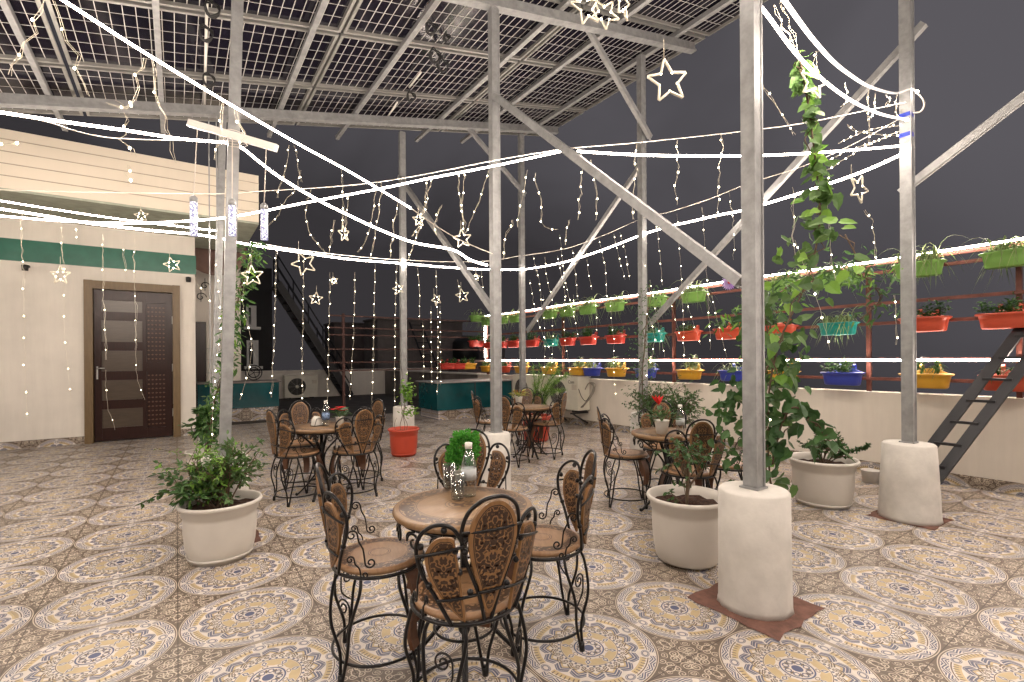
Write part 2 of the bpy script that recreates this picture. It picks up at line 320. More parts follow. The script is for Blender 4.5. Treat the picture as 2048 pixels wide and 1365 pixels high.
# ---------------------------------------------------------------- mesh builder
class MB:
    def __init__(s): s.v = []; s.f = []; s.sm = []
    def add(s, vs, fs, smooth=False):
        o = len(s.v); s.v += [tuple(v) for v in vs]; s.f += [tuple(i+o for i in f) for f in fs]; s.sm += [smooth]*len(fs); return s
    def box(s, x0, y0, z0, x1, y1, z1):
        return s.add([(x0, y0, z0), (x1, y0, z0), (x1, y1, z0), (x0, y1, z0), (x0, y0, z1), (x1, y0, z1), (x1, y1, z1), (x0, y1, z1)],
                     [(0, 3, 2, 1), (4, 5, 6, 7), (0, 1, 5, 4), (1, 2, 6, 5), (2, 3, 7, 6), (3, 0, 4, 7)])
    def bar(s, p, q, w, h, up=(0, 0, 1), chan=False):
        p = Vector(p); q = Vector(q); d = (q-p).normalized(); u = Vector(up)
        if abs(d.dot(u)) > .98: u = Vector((1, 0, 0))
        a = d.cross(u).normalized(); u = a.cross(d).normalized()
        pts = []
        for c in (p, q):
            for i, j in ((-1, -1), (1, -1), (1, 1), (-1, 1)): pts.append(c+a*(i*w/2)+u*(j*h/2))
        s.add(pts, [(0, 1, 2, 3), (7, 6, 5, 4), (0, 4, 5, 1), (1, 5, 6, 2), (2, 6, 7, 3), (3, 7, 4, 0)])
        if chan:   # raised lips like a C-channel
            for sg in (-1, 1):
                o = a*(sg*(w/2-.008))+u*(-h/2-.004)
                s.bar(p+o, q+o, .016, .008, up)
        return s
    def tube(s, pts, r, seg=6, closed=False, cap=True):
        pts = [Vector(p) for p in pts]; n = len(pts)
        if n < 2: return s
        R = r if isinstance(r, (list, tuple)) else [r]*n
        vs = []; a = None
        for i, p in enumerate(pts):
            if closed: t = pts[(i+1) % n]-pts[i-1]
            else: t = pts[min(i+1, n-1)]-pts[max(i-1, 0)]
            if t.length < 1e-9: t = Vector((0, 0, 1))
            t.normalize()
            if a is None:
                a = t.orthogonal().normalized()
            else:
                a = a-t*a.dot(t)
                a = a.normalized() if a.length > 1e-6 else t.orthogonal().normalized()
            b = t.cross(a)
            for k in range(seg):
                an = 2*PI*k/seg; vs.append(p+(a*math.cos(an)+b*math.sin(an))*R[i])
        fs = []
        m = n if closed else n-1
        for i in range(m):
            j = (i+1) % n
            for k in range(seg):
                k2 = (k+1) % seg; fs.append((i*seg+k, i*seg+k2, j*seg+k2, j*seg+k))
        if cap and not closed: fs += [tuple(range(seg-1, -1, -1)), tuple((n-1)*seg+k for k in range(seg))]
        return s.add(vs, fs, seg > 4)
    def lathe(s, prof, seg=24, c=(0, 0, 0), sx=1, sy=1, smooth=True):
        vs = []; 
        for r, z in prof:
            for k in range(seg):
                a = 2*PI*k/seg; vs.append((c[0]+r*sx*math.cos(a), c[1]+r*sy*math.sin(a), c[2]+z))
        fs = []
        for i in range(len(prof)-1):
            for k in range(seg):
                k2 = (k+1) % seg; fs.append((i*seg+k, i*seg+k2, (i+1)*seg+k2, (i+1)*seg+k))
        if prof[0][0] > 1e-6: fs.append(tuple(range(seg-1, -1, -1)))
        if prof[-1][0] > 1e-6: fs.append(tuple((len(prof)-1)*seg+k for k in range(seg)))
        return s.add(vs, fs, smooth)
    def ball(s, c, r, seg=8):
        return s.lathe([(0.0001, -r)]+[(r*math.cos(a), r*math.sin(a)) for a in (-1.0, -.5, 0, .5, 1.0)]+[(0.0001, r)], seg, c)
    def prism(s, poly, p0, ax, ay, n):   # polygon in plane, extruded along n
        p0, ax, ay, n = map(Vector, (p0, ax, ay, n)); k = len(poly)
        lo = [p0+ax*x+ay*y for x, y in poly]; hi = [p+n for p in lo]
        return s.add(lo+hi, [tuple(range(k-1, -1, -1)), tuple(range(k, 2*k))]+[(i, (i+1) % k, k+(i+1) % k, k+i) for i in range(k)])
    def leaf(s, p, d, n, L, W, fold=.15, kind=0):
        p = Vector(p); d = Vector(d).normalized(); n = Vector(n); a = d.cross(n)
        a = a.normalized() if a.length > 1e-5 else d.orthogonal().normalized(); n = a.cross(d).normalized()
        if kind == 0:   # simple ovate leaf
            pr = [(0, 0), (.28, .42), (.62, .38), (1, 0)]
        elif kind == 1:  # heart-shaped
            pr = [(0, 0), (-.05, .30), (.22, .55), (.62, .40), (1, 0)]
        else:
            pr = [(0, 0), (.5, .5), (1, 0)]
        mid = [p+d*(x*L)+n*(-fold*W*.6*(math.sin(PI*min(max(x, 0), 1)))) for x, _ in pr]
        vs = [p, p+d*L*.5-n*fold*W, p+d*L-n*L*.12]
        l = [p+d*(x*L)+a*(y*W)+n*(fold*W*.5)-n*L*.12*max(x, 0)**2 for x, y in pr[1:-1]]
        r = [p+d*(x*L)-a*(y*W)+n*(fold*W*.5)-n*L*.12*max(x, 0)**2 for x, y in pr[1:-1]]
        k = len(l); vs += l+r
        fs = []
        L_ = [0]+[3+i for i in range(k)]+[2]; R_ = [0]+[3+k+i for i in range(k)]+[2]
        for i in range(len(L_)-1):
            fs.append((1, L_[i+1], L_[i])); fs.append((1, R_[i], R_[i+1]))
        return s.add(vs, fs)
    def blade(s, p, az, L, W, up=.9, droop=1.2, seg=5, rng=random):   # arching strap leaf
        d = Vector((math.cos(az), math.sin(az), 0)); a = Vector((-math.sin(az), math.cos(az), 0)); vs = []
        for i in range(seg+1):
            t = i/seg; c = Vector(p)+d*(L*t*(.35+.5*t))+Vector((0, 0, L*(up*t-droop*t*t)))
            w_ = W*(1-t)**.7*(.6+.4*min(1, t*4)); vs += [c-a*w_/2, c+Vector((0, 0, -w_*.2)), c+a*w_/2]
        fs = []
        for i in range(seg):
            o = i*3; fs += [(o, o+1, o+4, o+3), (o+1, o+2, o+5, o+4)]
        return s.add(vs, fs)
    def build(s, name, mat, parent=None, loc=None, link=True):
        me = bpy.data.meshes.new(name); me.from_pydata(s.v, [], s.f); me.update()
        me.polygons.foreach_set('use_smooth', s.sm)
        if isinstance(mat, str): mat = M[mat]
        me.materials.append(mat)
        o = bpy.data.objects.new(name, me)
        if parent: o.parent = parent
        if loc is not None: o.location = loc
        COL.objects.link(o); return o
def tag(o, label=None, cat=None, group=None, kind=None):
    if label: o['label'] = label
    if cat: o['category'] = cat
    if group: o['group'] = group
    if kind: o['kind'] = kind
    return o
def empty(name, loc, rz=0.0, label=None, cat=None, group=None):
    o = bpy.data.objects.new(name, None); COL.objects.link(o); o.location = loc; o.rotation_euler = (0, 0, rz)
    o.empty_display_size = .1
    return tag(o, label, cat, group)
def copy_tree(o, parent=None):
    kids = list(o.children)
    c = o.copy(); COL.objects.link(c)
    if parent: c.parent = parent
    for k in kids: copy_tree(k, c)
    return c
def smooth_path(pts, n=6):
    pts = [Vector(p) for p in pts]; out = []
    if len(pts) < 3: return pts
    for i in range(len(pts)-1):
        p0, p1, p2, p3 = pts[max(i-1, 0)], pts[i], pts[i+1], pts[min(i+2, len(pts)-1)]
        for k in range(n):
            t = k/n
            out.append(.5*((2*p1)+(p2-p0)*t+(2*p0-5*p1+4*p2-p3)*t*t+(3*p1-p0-3*p2+p3)*t**3))
    return out+[pts[-1]]
# ================================================================ SETTING
WA = 6.33          # inner face of the right parapet
def sheet(name, x0, y0, x1, y1, z, mat, kind='structure'):
    o = MB().add([(x0, y0, z), (x1, y0, z), (x1, y1, z), (x0, y1, z)], [(0, 1, 2, 3)]).build(name, mat); return tag(o, kind=kind)
sheet('floor', -9, -7, WA+.02, 11.1, 0, 'floor')
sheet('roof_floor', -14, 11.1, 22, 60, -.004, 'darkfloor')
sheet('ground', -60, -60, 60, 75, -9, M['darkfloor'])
# right parapet: wall, coping line, skirting
t = empty('parapet_wall', (0, 0, 0), 0, 'long cream parapet wall under the hanging planters', 'wall')
MB().box(WA, -6, 0, WA+.23, 10.75, .885).build('wall_body', 'wall', t)
MB().box(WA-.012, -6, .004, WA-.0005, 10.75, .115).build('skirting', 'skirtB', t)
t = empty('rear_parapet_wall', (0, 0, 0), 0, 'low white parapet wall across the dark far roof', 'wall')
MB().box(-3, 17.6, 0, 8.2, 17.85, .88).build('wall_body', 'wallw', t)
MB().box(-3.02, 17.57, .883, 8.25, 17.88, .93).build('coping', 'wallw', t)
t = empty('side_parapet_wall', (0, 0, 0), 0, 'weathered low wall running back beyond the teal tank', 'wall')
MB().box(6.36, 10.76, 0, 6.6, 17.55, .86).build('wall_body', 'farw', t)
MB().box(6.33, 10.76, .863, 6.63, 17.55, .90).build('coping', 'wallw', t)
# main building on the left
t = empty('terrace_building', (0, 0, 0), 0, 'cream terrace building with green band and clad overhang on the left', 'building')
DX0, DX1, DZ = atB(168, 560, 10).x, atB(360, 572, 10).x, 2.55
body = MB(); body.box(-9, 10.0, 0, DX0, 10.25, 2.76); body.box(DX1, 10.0, 0, .27, 10.25, 2.76); body.box(DX0, 10.0, DZ, DX1, 10.25, 2.76)
body.box(.02, 10.25, 0, .27, 15, 2.76); body.box(-9, 10.0, 3.08, .27, 10.25, 3.4); body.box(.02, 10.25, 2.76, .27, 15, 3.4)
body.build('wall', 'wallw', t)
MB().box(-9, 9.975, 2.76, .285, 10.24, 3.08).build('green_band', 'green', t)
MB().box(-9, 8.5, 3.4, 1.07, 10.9, 3.43).build('soffit', plain('sage_soffit_paint', (.42, .45, .36), .8), t)
ov = MB().box(-9, 8.5, 3.432, 1.07, 10.9, 4.16).build('clad_overhang', 'clad', t)
gr = MB()
for z in (3.58, 3.73, 3.88, 4.03): gr.box(-9, 8.494, z, 1.07, 8.4985, z+.012); gr.box(1.0715, 8.5, z, 1.0755, 10.9, z+.012)
gr.build('cladding_joint', 'groove', ov)
sk = MB().box(-9, 9.985, .004, DX0, 9.9985, .12); sk.box(DX1, 9.985, .004, .27, 9.9985, .12); sk.build('skirting', 'skirtA', t)
# door
fr = MB(); fw = .105
fr.box(DX0, 9.95, .0, DX0+fw, 10.2, DZ); fr.box(DX1-fw, 9.95, 0, DX1, 10.2, DZ); fr.box(DX0+fw, 9.953, DZ-.13, DX1-fw, 10.2, DZ-.003)
dof = fr.build('door_frame', 'dframe', t)
d = MB(); x0, x1, z1 = DX0+fw, DX1-fw, DZ-.13; W_ = x1-x0
d.box(x0+.003, 10.05, .02, x1-.003, 10.1, z1-.003)
for a, b, c, e in ((x0+.01, .02, x0+.10, z1-.01), (x1-.10, .02, x1-.01, z1-.01), (x0+W_*.60, .02, x0+W_*.655, z1-.01)): d.box(a, 10.02, b, c, 10.05, e)
for z in (.02, .52, .98, 1.45, 1.93, 2.25): d.box(x0+.10, 10.024, z, x0+W_*.60, 10.05, z+(.14 if z > .03 else .2))
for z in (.02, 1.10, 2.24): d.box(x0+W_*.655, 10.024, z, x1-.10, 10.05, z+.16)
dob = d.build('door', 'ddark', t)
pn = MB()
for a, b in ((.22, .52), (.66, .98), (1.12, 1.45), (1.59, 1.93), (2.07, 2.25)): pn.box(x0+.10, 10.035, a, x0+W_*.60, 10.049, b)
pn.build('door_panel', 'dpan', dob)
lt = MB(); lx0, lx1 = x0+W_*.655, x1-.10
def lattice(mb, a, b, z0, z1, n, m):
    for i in range(n):
        for j in range(m):
            cx_, cz = a+(b-a)*(i+.5)/n, z0+(z1-z0)*(j+.5)/m; r = (b-a)/n*.36
            mb.prism([(r, 0), (0, r*.75), (-r, 0), (0, -r*.75)], (cx_, 10.049, cz), (1, 0, 0), (0, 0, 1), (0, -.012, 0))
lattice(lt, lx0, lx1, 1.28, 2.2, 5, 13); lattice(lt, lx0, lx1, .2, 1.08, 5, 12)
lt.build('carved_lattice', M['legwood'], dob)
hd = MB().box(x0+.035, 10.005, 1.0, x0+.055, 10.019, 1.2); hd.tube([(x0+.045, 10.01, 1.17), (x0+.045, 9.96, 1.17), (x0+.14, 9.955, 1.17)], .009); hd.build('handle', 'alu', dob)
hg = MB()
for z in (.35, 1.1, 1.9): hg.box(x1-.012, 10.0, z, x1-.001, 10.02, z+.13)
hg.build('hinge', 'alu', dob)
for px, py, lab in ((52, 533, 'small black spotlight under the green band at the far left'), (377, 557, 'small black spotlight under the green band right of the door')):
    p = atB(px, py, 9.9); q = empty('wall_spotlight', p, 0, lab, 'spotlight', 'black spotlights on the terrace building')
    MB().lathe([(.0001, -.05), (.035, -.05), (.04, .03), (.0001, .04)], 12, (0, -.05, -.02)).build('lamp_head', 'black', q)
    MB().box(-.03, .02, -.01, .03, .095, .02).bar((0, .05, 0), (0, -.05, 0), .015, .02).build('bracket', 'black', q)
# recessed room behind
RB = 12.2
t = empty('recessed_room', (0, 0, 0), 0, 'recessed cream room with a dark doorway behind the left posts', 'building')
xa, xb = atB(392, 700, RB).x, atB(413, 700, RB).x; xr = atB(482, 700, RB).x
m = MB().box(xb, RB, 0, xr, RB+.2, 3.35); m.box(.30, RB, 2.1, xb, RB+.2, 3.35); m.box(xr-.2, RB+.2, 0, xr, 17.4, 3.35); m.build('wall', 'wallw', t)
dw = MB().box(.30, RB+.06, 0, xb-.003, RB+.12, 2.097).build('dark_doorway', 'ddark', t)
g = MB()
for i in range(7): g.bar((xb+.02+i*.035, RB-.02, 1.0), (xb+.02+i*.035, RB-.02, 1.55), .008, .008)
for z in (1.02, 1.3, 1.53): g.bar((xb, RB-.022, z), (xb+.26, RB-.022, z), .01, .01)
g.build('window_grille', 'alu', t)
o = MB()
for cx_, cz, r in ((atB(402, 600, RB).x, 2.62, .10), (atB(410, 572, RB).x, 2.86, .09)):
    o.tube([(cx_+r*math.cos(a/10*PI)*(1-a/28), RB-.03, cz+r*math.sin(a/10*PI)*(1-a/28)) for a in range(24)], .009)
    o.bar((cx_, RB-.03, cz-.1), (cx_, RB-.03, cz+.16), .012, .012)
tag(o.build('wall_bracket', 'iron'), 'black scrolled iron bracket on the recessed room wall', 'bracket')
# brown dish
dc = atB(434, 505, 11.2); t = empty('satellite_dish', dc, 0, 'brown round dish mounted under the overhang behind the left posts', 'dish')
dm = MB().lathe([(.0001, -.10), (.2, -.085), (.38, -.045), (.52, .0), (.525, .012), (.38, -.03), (.2, -.07), (.0001, -.085)], 28)
o = dm.build('reflector', plain('brown_dish_paint', (.24, .15, .12), .6), t); o.rotation_euler = (math.radians(70), 0, math.radians(-10))
MB().bar((0, .1, 0), (0, .95, -.2), .05, .05).build('mounting_arm', 'dark', t)
# left counter with plinth
t = empty('counter', (0, 0, 0), 0, 'teal fronted counter on a patterned plinth behind the left post', 'counter')
c1 = atz(556, 838, 0); cx0, cx1, cb = .34, c1.x, 11.62
MB().box(cx0, cb, 0, cx1, cb+.7, .27).build('plinth', 'skirtA', t)
MB().box(cx0, cb-.02, .275, cx1+.02, cb+.7, .80).build('teal_panel', 'teal', t)
MB().box(cx0, cb-.06, .803, cx1+.05, cb+.75, .835).build('counter_top', M['farw'], t)
# round iron table ornament on the counter
o = MB(); cc = atB(508, 770, 12.0)
for r in (.16, .11): o.tube([(cc.x+r*math.cos(a*PI/10), 12.0, .84+.17+r*math.sin(a*PI/10)) for a in range(20)], .012, 5, True)
for a in range(5): o.bar((cc.x, 12.0, 1.01), (cc.x+.16*math.cos(a*1.26), 12.0, 1.01+.16*math.sin(a*1.26)), .012, .012)
tag(o.build('iron_wheel', 'iron'), 'round black iron wheel standing on the teal counter', 'wheel')
# teal tank on the right
t = empty('tank', (0, 0, 0), 0, 'large teal panelled tank with a grey lid by the right parapet', 'tank')
tx, ty = 4.44, 9.2
MB().box(tx+.04, ty+.03, 0, 6.32, ty+.9, .20).build('plinth', 'skirtA', t)
MB().box(tx, ty, .203, 6.32, ty+.93, .77).build('teal_panel', 'teal', t)
mm_ = MB()
for x in (tx+.9, tx+1.35): mm_.box(x, ty-.006, .21, x+.02, ty-.001, .765)
mm_.build('panel_joint', 'dark', t)
MB().box(tx-.05, ty-.05, .773, 6.32, ty+1.0, .80).build('lid', 'galv', t)
# dark neighbour block with two white windows
t = empty('neighbour_block', (0, 0, 0), 0, 'unlit dark building with two white framed windows at the back left', 'building')
NB = 19.5
nx = atB(560, 700, NB).x
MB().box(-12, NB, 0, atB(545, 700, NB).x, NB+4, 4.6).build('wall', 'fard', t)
for y0_, y1_, xs in ((612, 654, (493, 513)), (681, 733, (494, 517))):
    a, b = atB(xs[0], y1_, NB-.1), atB(xs[1], y0_, NB-.1); f = MB(); k = .07
    f.box(a.x, NB-.1, a.z, a.x+k, NB-.002, b.z); f.box(b.x-k*2.4, NB-.1, a.z, b.x, NB-.002, b.z); f.box(a.x+k, NB-.098, a.z, b.x-2.4*k, NB-.002, a.z+k); f.box(a.x+k, NB-.098, b.z-k, b.x-2.4*k, NB-.002, b.z)
    f.box(a.x-.08, NB-.25, a.z-.10, b.x+.12, NB-.002, a.z-.003)
    fo = f.build('window', M['white'], t); MB().box(a.x+k, NB-.05, a.z+k, b.x-2.4*k, NB-.04, b.z-k).build('pane', M['cell'], fo)
# far roofs and tank
def farbox(name, lab, cat, px0, px1, py0, B, mat, depth=2.0, z0=0.0):
    a, b = atB(px0, py0, B), atB(px1, py0, B); z = max(a.z, b.z)
    q = empty(name, (0, 0, 0), 0, lab, cat)
    MB().box(a.x, B, z0, b.x, B+depth, z).build('wall', mat, q)
    MB().box(a.x-.06, B-.06, z+.003, b.x+.06, B+depth+.06, z+.09).build('roof_edge', mat, q); return q
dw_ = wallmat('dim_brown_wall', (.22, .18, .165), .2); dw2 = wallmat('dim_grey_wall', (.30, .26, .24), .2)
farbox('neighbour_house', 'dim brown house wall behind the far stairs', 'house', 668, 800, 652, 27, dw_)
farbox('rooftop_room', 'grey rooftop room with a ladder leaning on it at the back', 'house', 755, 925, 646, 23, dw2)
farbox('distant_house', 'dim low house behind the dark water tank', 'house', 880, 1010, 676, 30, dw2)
q = atB(932, 700, 21); t = empty('water_tank', (q.x, 21, 0), 0, 'black round topped water tank on the far roof', 'tank')
MB().lathe([(.62, 1.25), (.66, 1.3), (.66, 2.05), (.5, 2.25), (.2, 2.36), (.0001, 2.38)], 20).build('tank_body', 'black', t)
MB().box(-.7, -.5, 0, .7, .5, 1.24).build('tank_base', dw2, t)
# ladder factory
def ladder(name, lab, p0, p1, width, side, rungs, rw, rh, mat, flat=False):
    t = empty(name, p0, 0, lab, 'ladder'); p0 = Vector(p0); p1 = Vector(p1); d = p1-p0; s = Vector(side).normalized()*width/2
    for sg in (-1, 1): MB().bar(s*sg, d+s*sg, rw, rh, side).build('rail', mat, t)
    for i in range(rungs):
        c = d*((i+.6)/rungs); m = MB()
        if flat: m.bar(c-s, c+s, .05, .022, (0, 0, 1))
        else: m.bar(c-s, c+s, .03, .03)
        m.build('rung', mat, t)
    return t
ladder('ladder', 'dark ladder leaning on the rooftop room at the back', atB(866, 742, 21.5), atB(831, 646, 22.9), .62, (1, 0, 0), 8, .05, .05, 'dark')
lf = atz(1812, 1000, 0); lt_ = atA(2048, 690, 6.16); lt_ = lf+(lt_-lf)*1.25
ladder('ladder', 'dark flat-railed ladder leaning against the right parapet beside the last pedestal', lf, lt_, .19, (0, 1, 0), 9, .022, .085, 'dark', True)
# dark steel staircase at the back
SB = 16.6
a, b = atB(702, 786, SB), atB(556, 566, SB)
t = empty('steel_staircase', (0, 0, 0), 0, 'dark steel staircase climbing left beside the back parapet', 'staircase')
a.z = .1; n = 15; d = b-a
for yy in (0, .8):
    MB().bar((a.x, SB+yy, .05), (b.x, SB+yy, b.z), .05, .22).build('stringer', 'dark', t)
    rl = MB()
    for hgt in (.45, .85): rl.tube([(a.x-.05, SB+yy, .05+hgt), (b.x, SB+yy, b.z+hgt)], .022, 6)
    for k in range(6):
        f = k/5; rl.tube([(a.x+(b.x-a.x)*f, SB+yy, .05+(b.z-.05)*f), (a.x+(b.x-a.x)*f, SB+yy, .05+(b.z-.05)*f+.87)], .02, 6)
    rl.build('handrail', 'dark', t)
for k in range(n):
    f = (k+.5)/n; c = Vector((a.x+(b.x-a.x)*f, SB, .05+(b.z-.05)*f))
    MB().box(c.x-.13, SB+.03, c.z+.03, c.x+.13, SB+.77, c.z+.055).build('tread', 'dark', t)
# red oxide patches round the pedestals
POSTS = {}
def patch(x, y, s=.27, rz=0.0):
    pts = []; rnd = random.Random(int(x*100)); n = 7
    for i in range(4):
        c0 = [(-s, -s), (s, -s), (s, s), (-s, s)][i]; c1 = [(s, -s), (s, s), (-s, s), (-s, -s)][i]
        for k in range(n): f = k/n; pts.append((x+c0[0]+(c1[0]-c0[0])*f+rnd.uniform(-.012, .012), y+c0[1]+(c1[1]-c0[1])*f+rnd.uniform(-.012, .012), .004))
    o = MB().add(pts, [tuple(range(len(pts)))]).build('cement_patch', 'cement'); tag(o, kind='structure')
# pedestals and canopy
PP = {'near': (2.47, 1.38, .174, .60, .170), 'right': (4.77, 1.40, .198, .595, .172), 'centre': (2.43, 3.80, .135, .60, .132), 'back': (2.71, 6.72, .155, .60, .15),
      'rear_right': (4.75, 6.6, .15, .60, .14), 'mid_right': (4.75, 4.05, .165, .60, .15), 'left': (.28, 4.06, .155, .60, .148), 'left_back': (.345, 6.40, .15, .60, .15)}
LB = {'near': 'tall white round pedestal in front, with a brown potted tree beside it', 'right': 'white tapered pedestal near the leaning ladder at the right', 'centre': 'white pedestal just behind the nearest table',
      'back': 'white pedestal behind the red pot with the thin climber', 'rear_right': 'white pedestal hidden behind the farthest table', 'mid_right': 'white pedestal beneath the ferny bush by the right wall',
      'left': 'white pedestal behind the big white pot on the left', 'left_back': 'white pedestal behind the small left pot'}
SL = .217
def beam_z(a): return 4.53+SL*(a-2.5)
for k, (x, y, r, hh, r2) in PP.items():
    rnd = random.Random(len(k)+int(x*10)); seg = 40
    prof = [(r+.006, .0), (r, .03), (r*.6+r2*.4, hh*.5), (r2, hh-.012), (r2-.012, hh), (.0001, hh+.004)]
    m = MB().lathe(prof, seg, (0, 0, 0))
    for i in range(seg*2): vx = m.v[i]; s_ = 1+rnd.uniform(-.02, .025); m.v[i] = (vx[0]*s_, vx[1]*s_, vx[2]+.001)
    o = m.build('pedestal', 'ped', None, (x, y, 0)); tag(o, LB[k], 'pedestal', 'white concrete pedestals under the canopy posts')
    patch(x, y, .24 if k == 'near' else .215 if k in ('right', 'left') else .17)
canopy = empty('solar_canopy', (2.5, 4, 0), 0, 'galvanised steel canopy frame roofed with glass solar panels', 'canopy')
cinv = Vector((-2.5, -4, 0))
for k, (x, y, r, hh, r2) in PP.items():
    z1 = beam_z(x); a = .072; bx, by = x-2.5, y-4
    if k in ('near', 'right'): z1 = beam_z(x)
    lean = (0.10, -.07) if k == 'left' else (.105, .03) if k == 'left_back' else (0, 0)
    m = MB(); n = 1
    m.add([(bx-a/2, by-a/2, hh-.02), (bx+a/2, by-a/2, hh-.02), (bx+a/2, by+a/2, hh-.02), (bx-a/2, by+a/2, hh-.02)] +
          [(bx-a/2+lean[0], by-a/2+lean[1], z1), (bx+a/2+lean[0], by-a/2+lean[1], z1), (bx+a/2+lean[0], by+a/2+lean[1], z1), (bx-a/2+lean[0], by+a/2+lean[1], z1)],
          [(0, 3, 2, 1), (4, 5, 6, 7), (0, 1, 5, 4), (1, 2, 6, 5), (2, 3, 7, 6), (3, 0, 4, 7)])
    # folded lips of the C section
    for sx in (-1, 1): m.box(bx+sx*a/2-.006, by-a/2-.006, hh-.02, bx+sx*a/2+.006, by-a/2-.0005, z1-.01) if k != 'left' else None
    m.box(bx-.05, by-.05, hh+.003, bx+.05, by+.05, hh+.012)
    m.build('post', 'galv', canopy)
sl = Vector((1, 0, SL))
for y in (6.5, 3.9, 1.38, -1.1):
    y_ = 3.8 if y == 3.9 else y
    p = Vector((-3.0, y_, beam_z(-3.0)+.055)); q = Vector((5.45, y_, beam_z(5.45)+.055))
    MB().bar(p+cinv, q+cinv, .07, .11, chan=False).bar(p+cinv+Vector((0, -.045, -.045)), q+cinv+Vector((0, -.045, -.045)), .02, .018).build('beam', 'galv', canopy)
for x in (-3.0, -1.02, -.12, 1.06, 1.97, 3.22, 4.05, 5.05):
    z = beam_z(x)+.14; MB().bar(Vector((x, -1.6, z))+cinv, Vector((x, 7.38 if x < 5 else 7.05, z))+cinv, .046, .05).build('purlin', 'galv', canopy)
# panels: 24 x 6 half cells
def mkpanel():
    L, Wd = 2.15, 1.10; g = MB().box(.0, .0, .012, L-.03, Wd-.02, .018); f = MB(); t_ = .028
    f.box(0, 0, -.018, L-.03, t_, .022); f.box(0, Wd-.02-t_, -.018, L-.03, Wd-.02, .022); f.box(0, t_, -.018, t_, Wd-.02-t_, .022); f.box(L-.03-t_, t_, -.018, L-.03, Wd-.02-t_, .022)
    gr = MB(); gw = .0058
    for i in range(1, 24): x = t_+(L-.03-2*t_)*i/24; gr.box(x-gw/2, t_, .0085, x+gw/2, Wd-.02-t_, .0115)
    for j in range(1, 6): y = t_+(Wd-.02-2*t_)*j/6; gr.box(t_, y-gw/2, .0075, L-.03-t_, y+gw/2, .0084)
    return g, f, gr
g, f, gr = mkpanel(); gm = None
gridm = plain('silver_cell_gap', (.62, .60, .57), .45, .2, var=.05)
theta = math.atan(SL); first = None
for i, xx in enumerate((-2.95, -.80, 1.345, 3.50)):
    for j in range(8):
        y = 7.10-1.125*(j+1)
        loc = Vector((xx, y+.01, beam_z(xx)+.19))+cinv
        if first is None:
            o = g.build('solar_panel', 'cell', canopy); fo = f.build('panel_frame', 'alu', o); go = gr.build('cell_grid', gridm, o); first = (o, fo, go)
        else:
            o = first[0].copy(); COL.objects.link(o); o.parent = canopy
            for ch in first[1:]: c = ch.copy(); COL.objects.link(c); c.parent = o
        o.location = loc; o.rotation_euler = (0, -theta, 0); o.scale = (1/math.cos(theta), 1, 1)
# braces
def brace(p, q, w_=.05): MB().bar(Vector(p)+cinv, Vector(q)+cinv, w_, .055, (0, 0, 1)).bar(Vector(p)+cinv+Vector((0, 0, -.03)), Vector(q)+cinv+Vector((0, 0, -.03)), .02, .012).build('brace', 'galv', canopy)
brace((2.40, 3.73, 3.67), (2.46, 1.44, 1.68), .05)
brace((4.83, 1.30, 3.88), (4.83, 4.0, 1.70)); brace((4.83, 4.08, 3.74), (4.83, 6.55, 1.74))
brace((2.55, 6.42, 3.80), (2.46, 3.90, 1.75)); brace((3.55, 3.87, 4.98), (4.80, 3.95, 3.98)); brace((3.62, 6.5, 4.86), (4.76, 6.5, 3.99))
brace((4.83, 1.46, 2.60), (4.83, -.95, 4.20))
brace((4.70, 1.38, 4.2), (3.9, 1.38, 4.78)); brace((.40, 6.45, 3.4), (2.0, 6.45, 2.2)) if False else None
for x_, y_ in ((1811, 226), (1811, 266)):
    p = atA(x_, y_, 4.70); tp = MB().box(4.77-.038-2.5, 1.40-.038-4, p.z-.016, 4.77+.038-2.5, 1.40+.038-4, p.z+.016); tp.build('tape_band', M['blu_p'], canopy)
# cable coils and conduit hanging under the panels
def coil(px, py, r, z0=4.62):
    cb_ = MB()
    r_ = ray(px, py); t_ = (z0-SL*2.5-H)/(r_.z-SL*r_.x); c = r_*t_+O+cinv
    for k in range(3):
        cb_.tube([c+Vector((r*math.cos(a*PI/8+k), .03*math.sin(a*.8+k), -r+r*math.sin(a*PI/8+k)*1.2)) for a in range(16)], .007, 5, True)
    cb_.build('cable_coil', 'black', canopy)
for px, py, r in ((425, 5, .05), (412, 55, .05), (418, 150, .05), (870, 100, .06), (885, 118, .06), (862, 45, .05), (822, 185, .05), (893, 68, .03)): coil(px, py, r)
cd = MB()
for a_, b_ in (((414, 0), (409, 230)), ((842, 145), (819, 175)), ((795, 205), (775, 235))):
    P = []
    for (px, py) in (a_, b_):
        r_ = ray(px, py); t_ = (4.66-SL*2.5-H)/(r_.z-SL*r_.x); P.append(r_*t_+O+cinv)
    cd.tube(P, .012, 6)
cd.build('conduit', 'white', canopy)
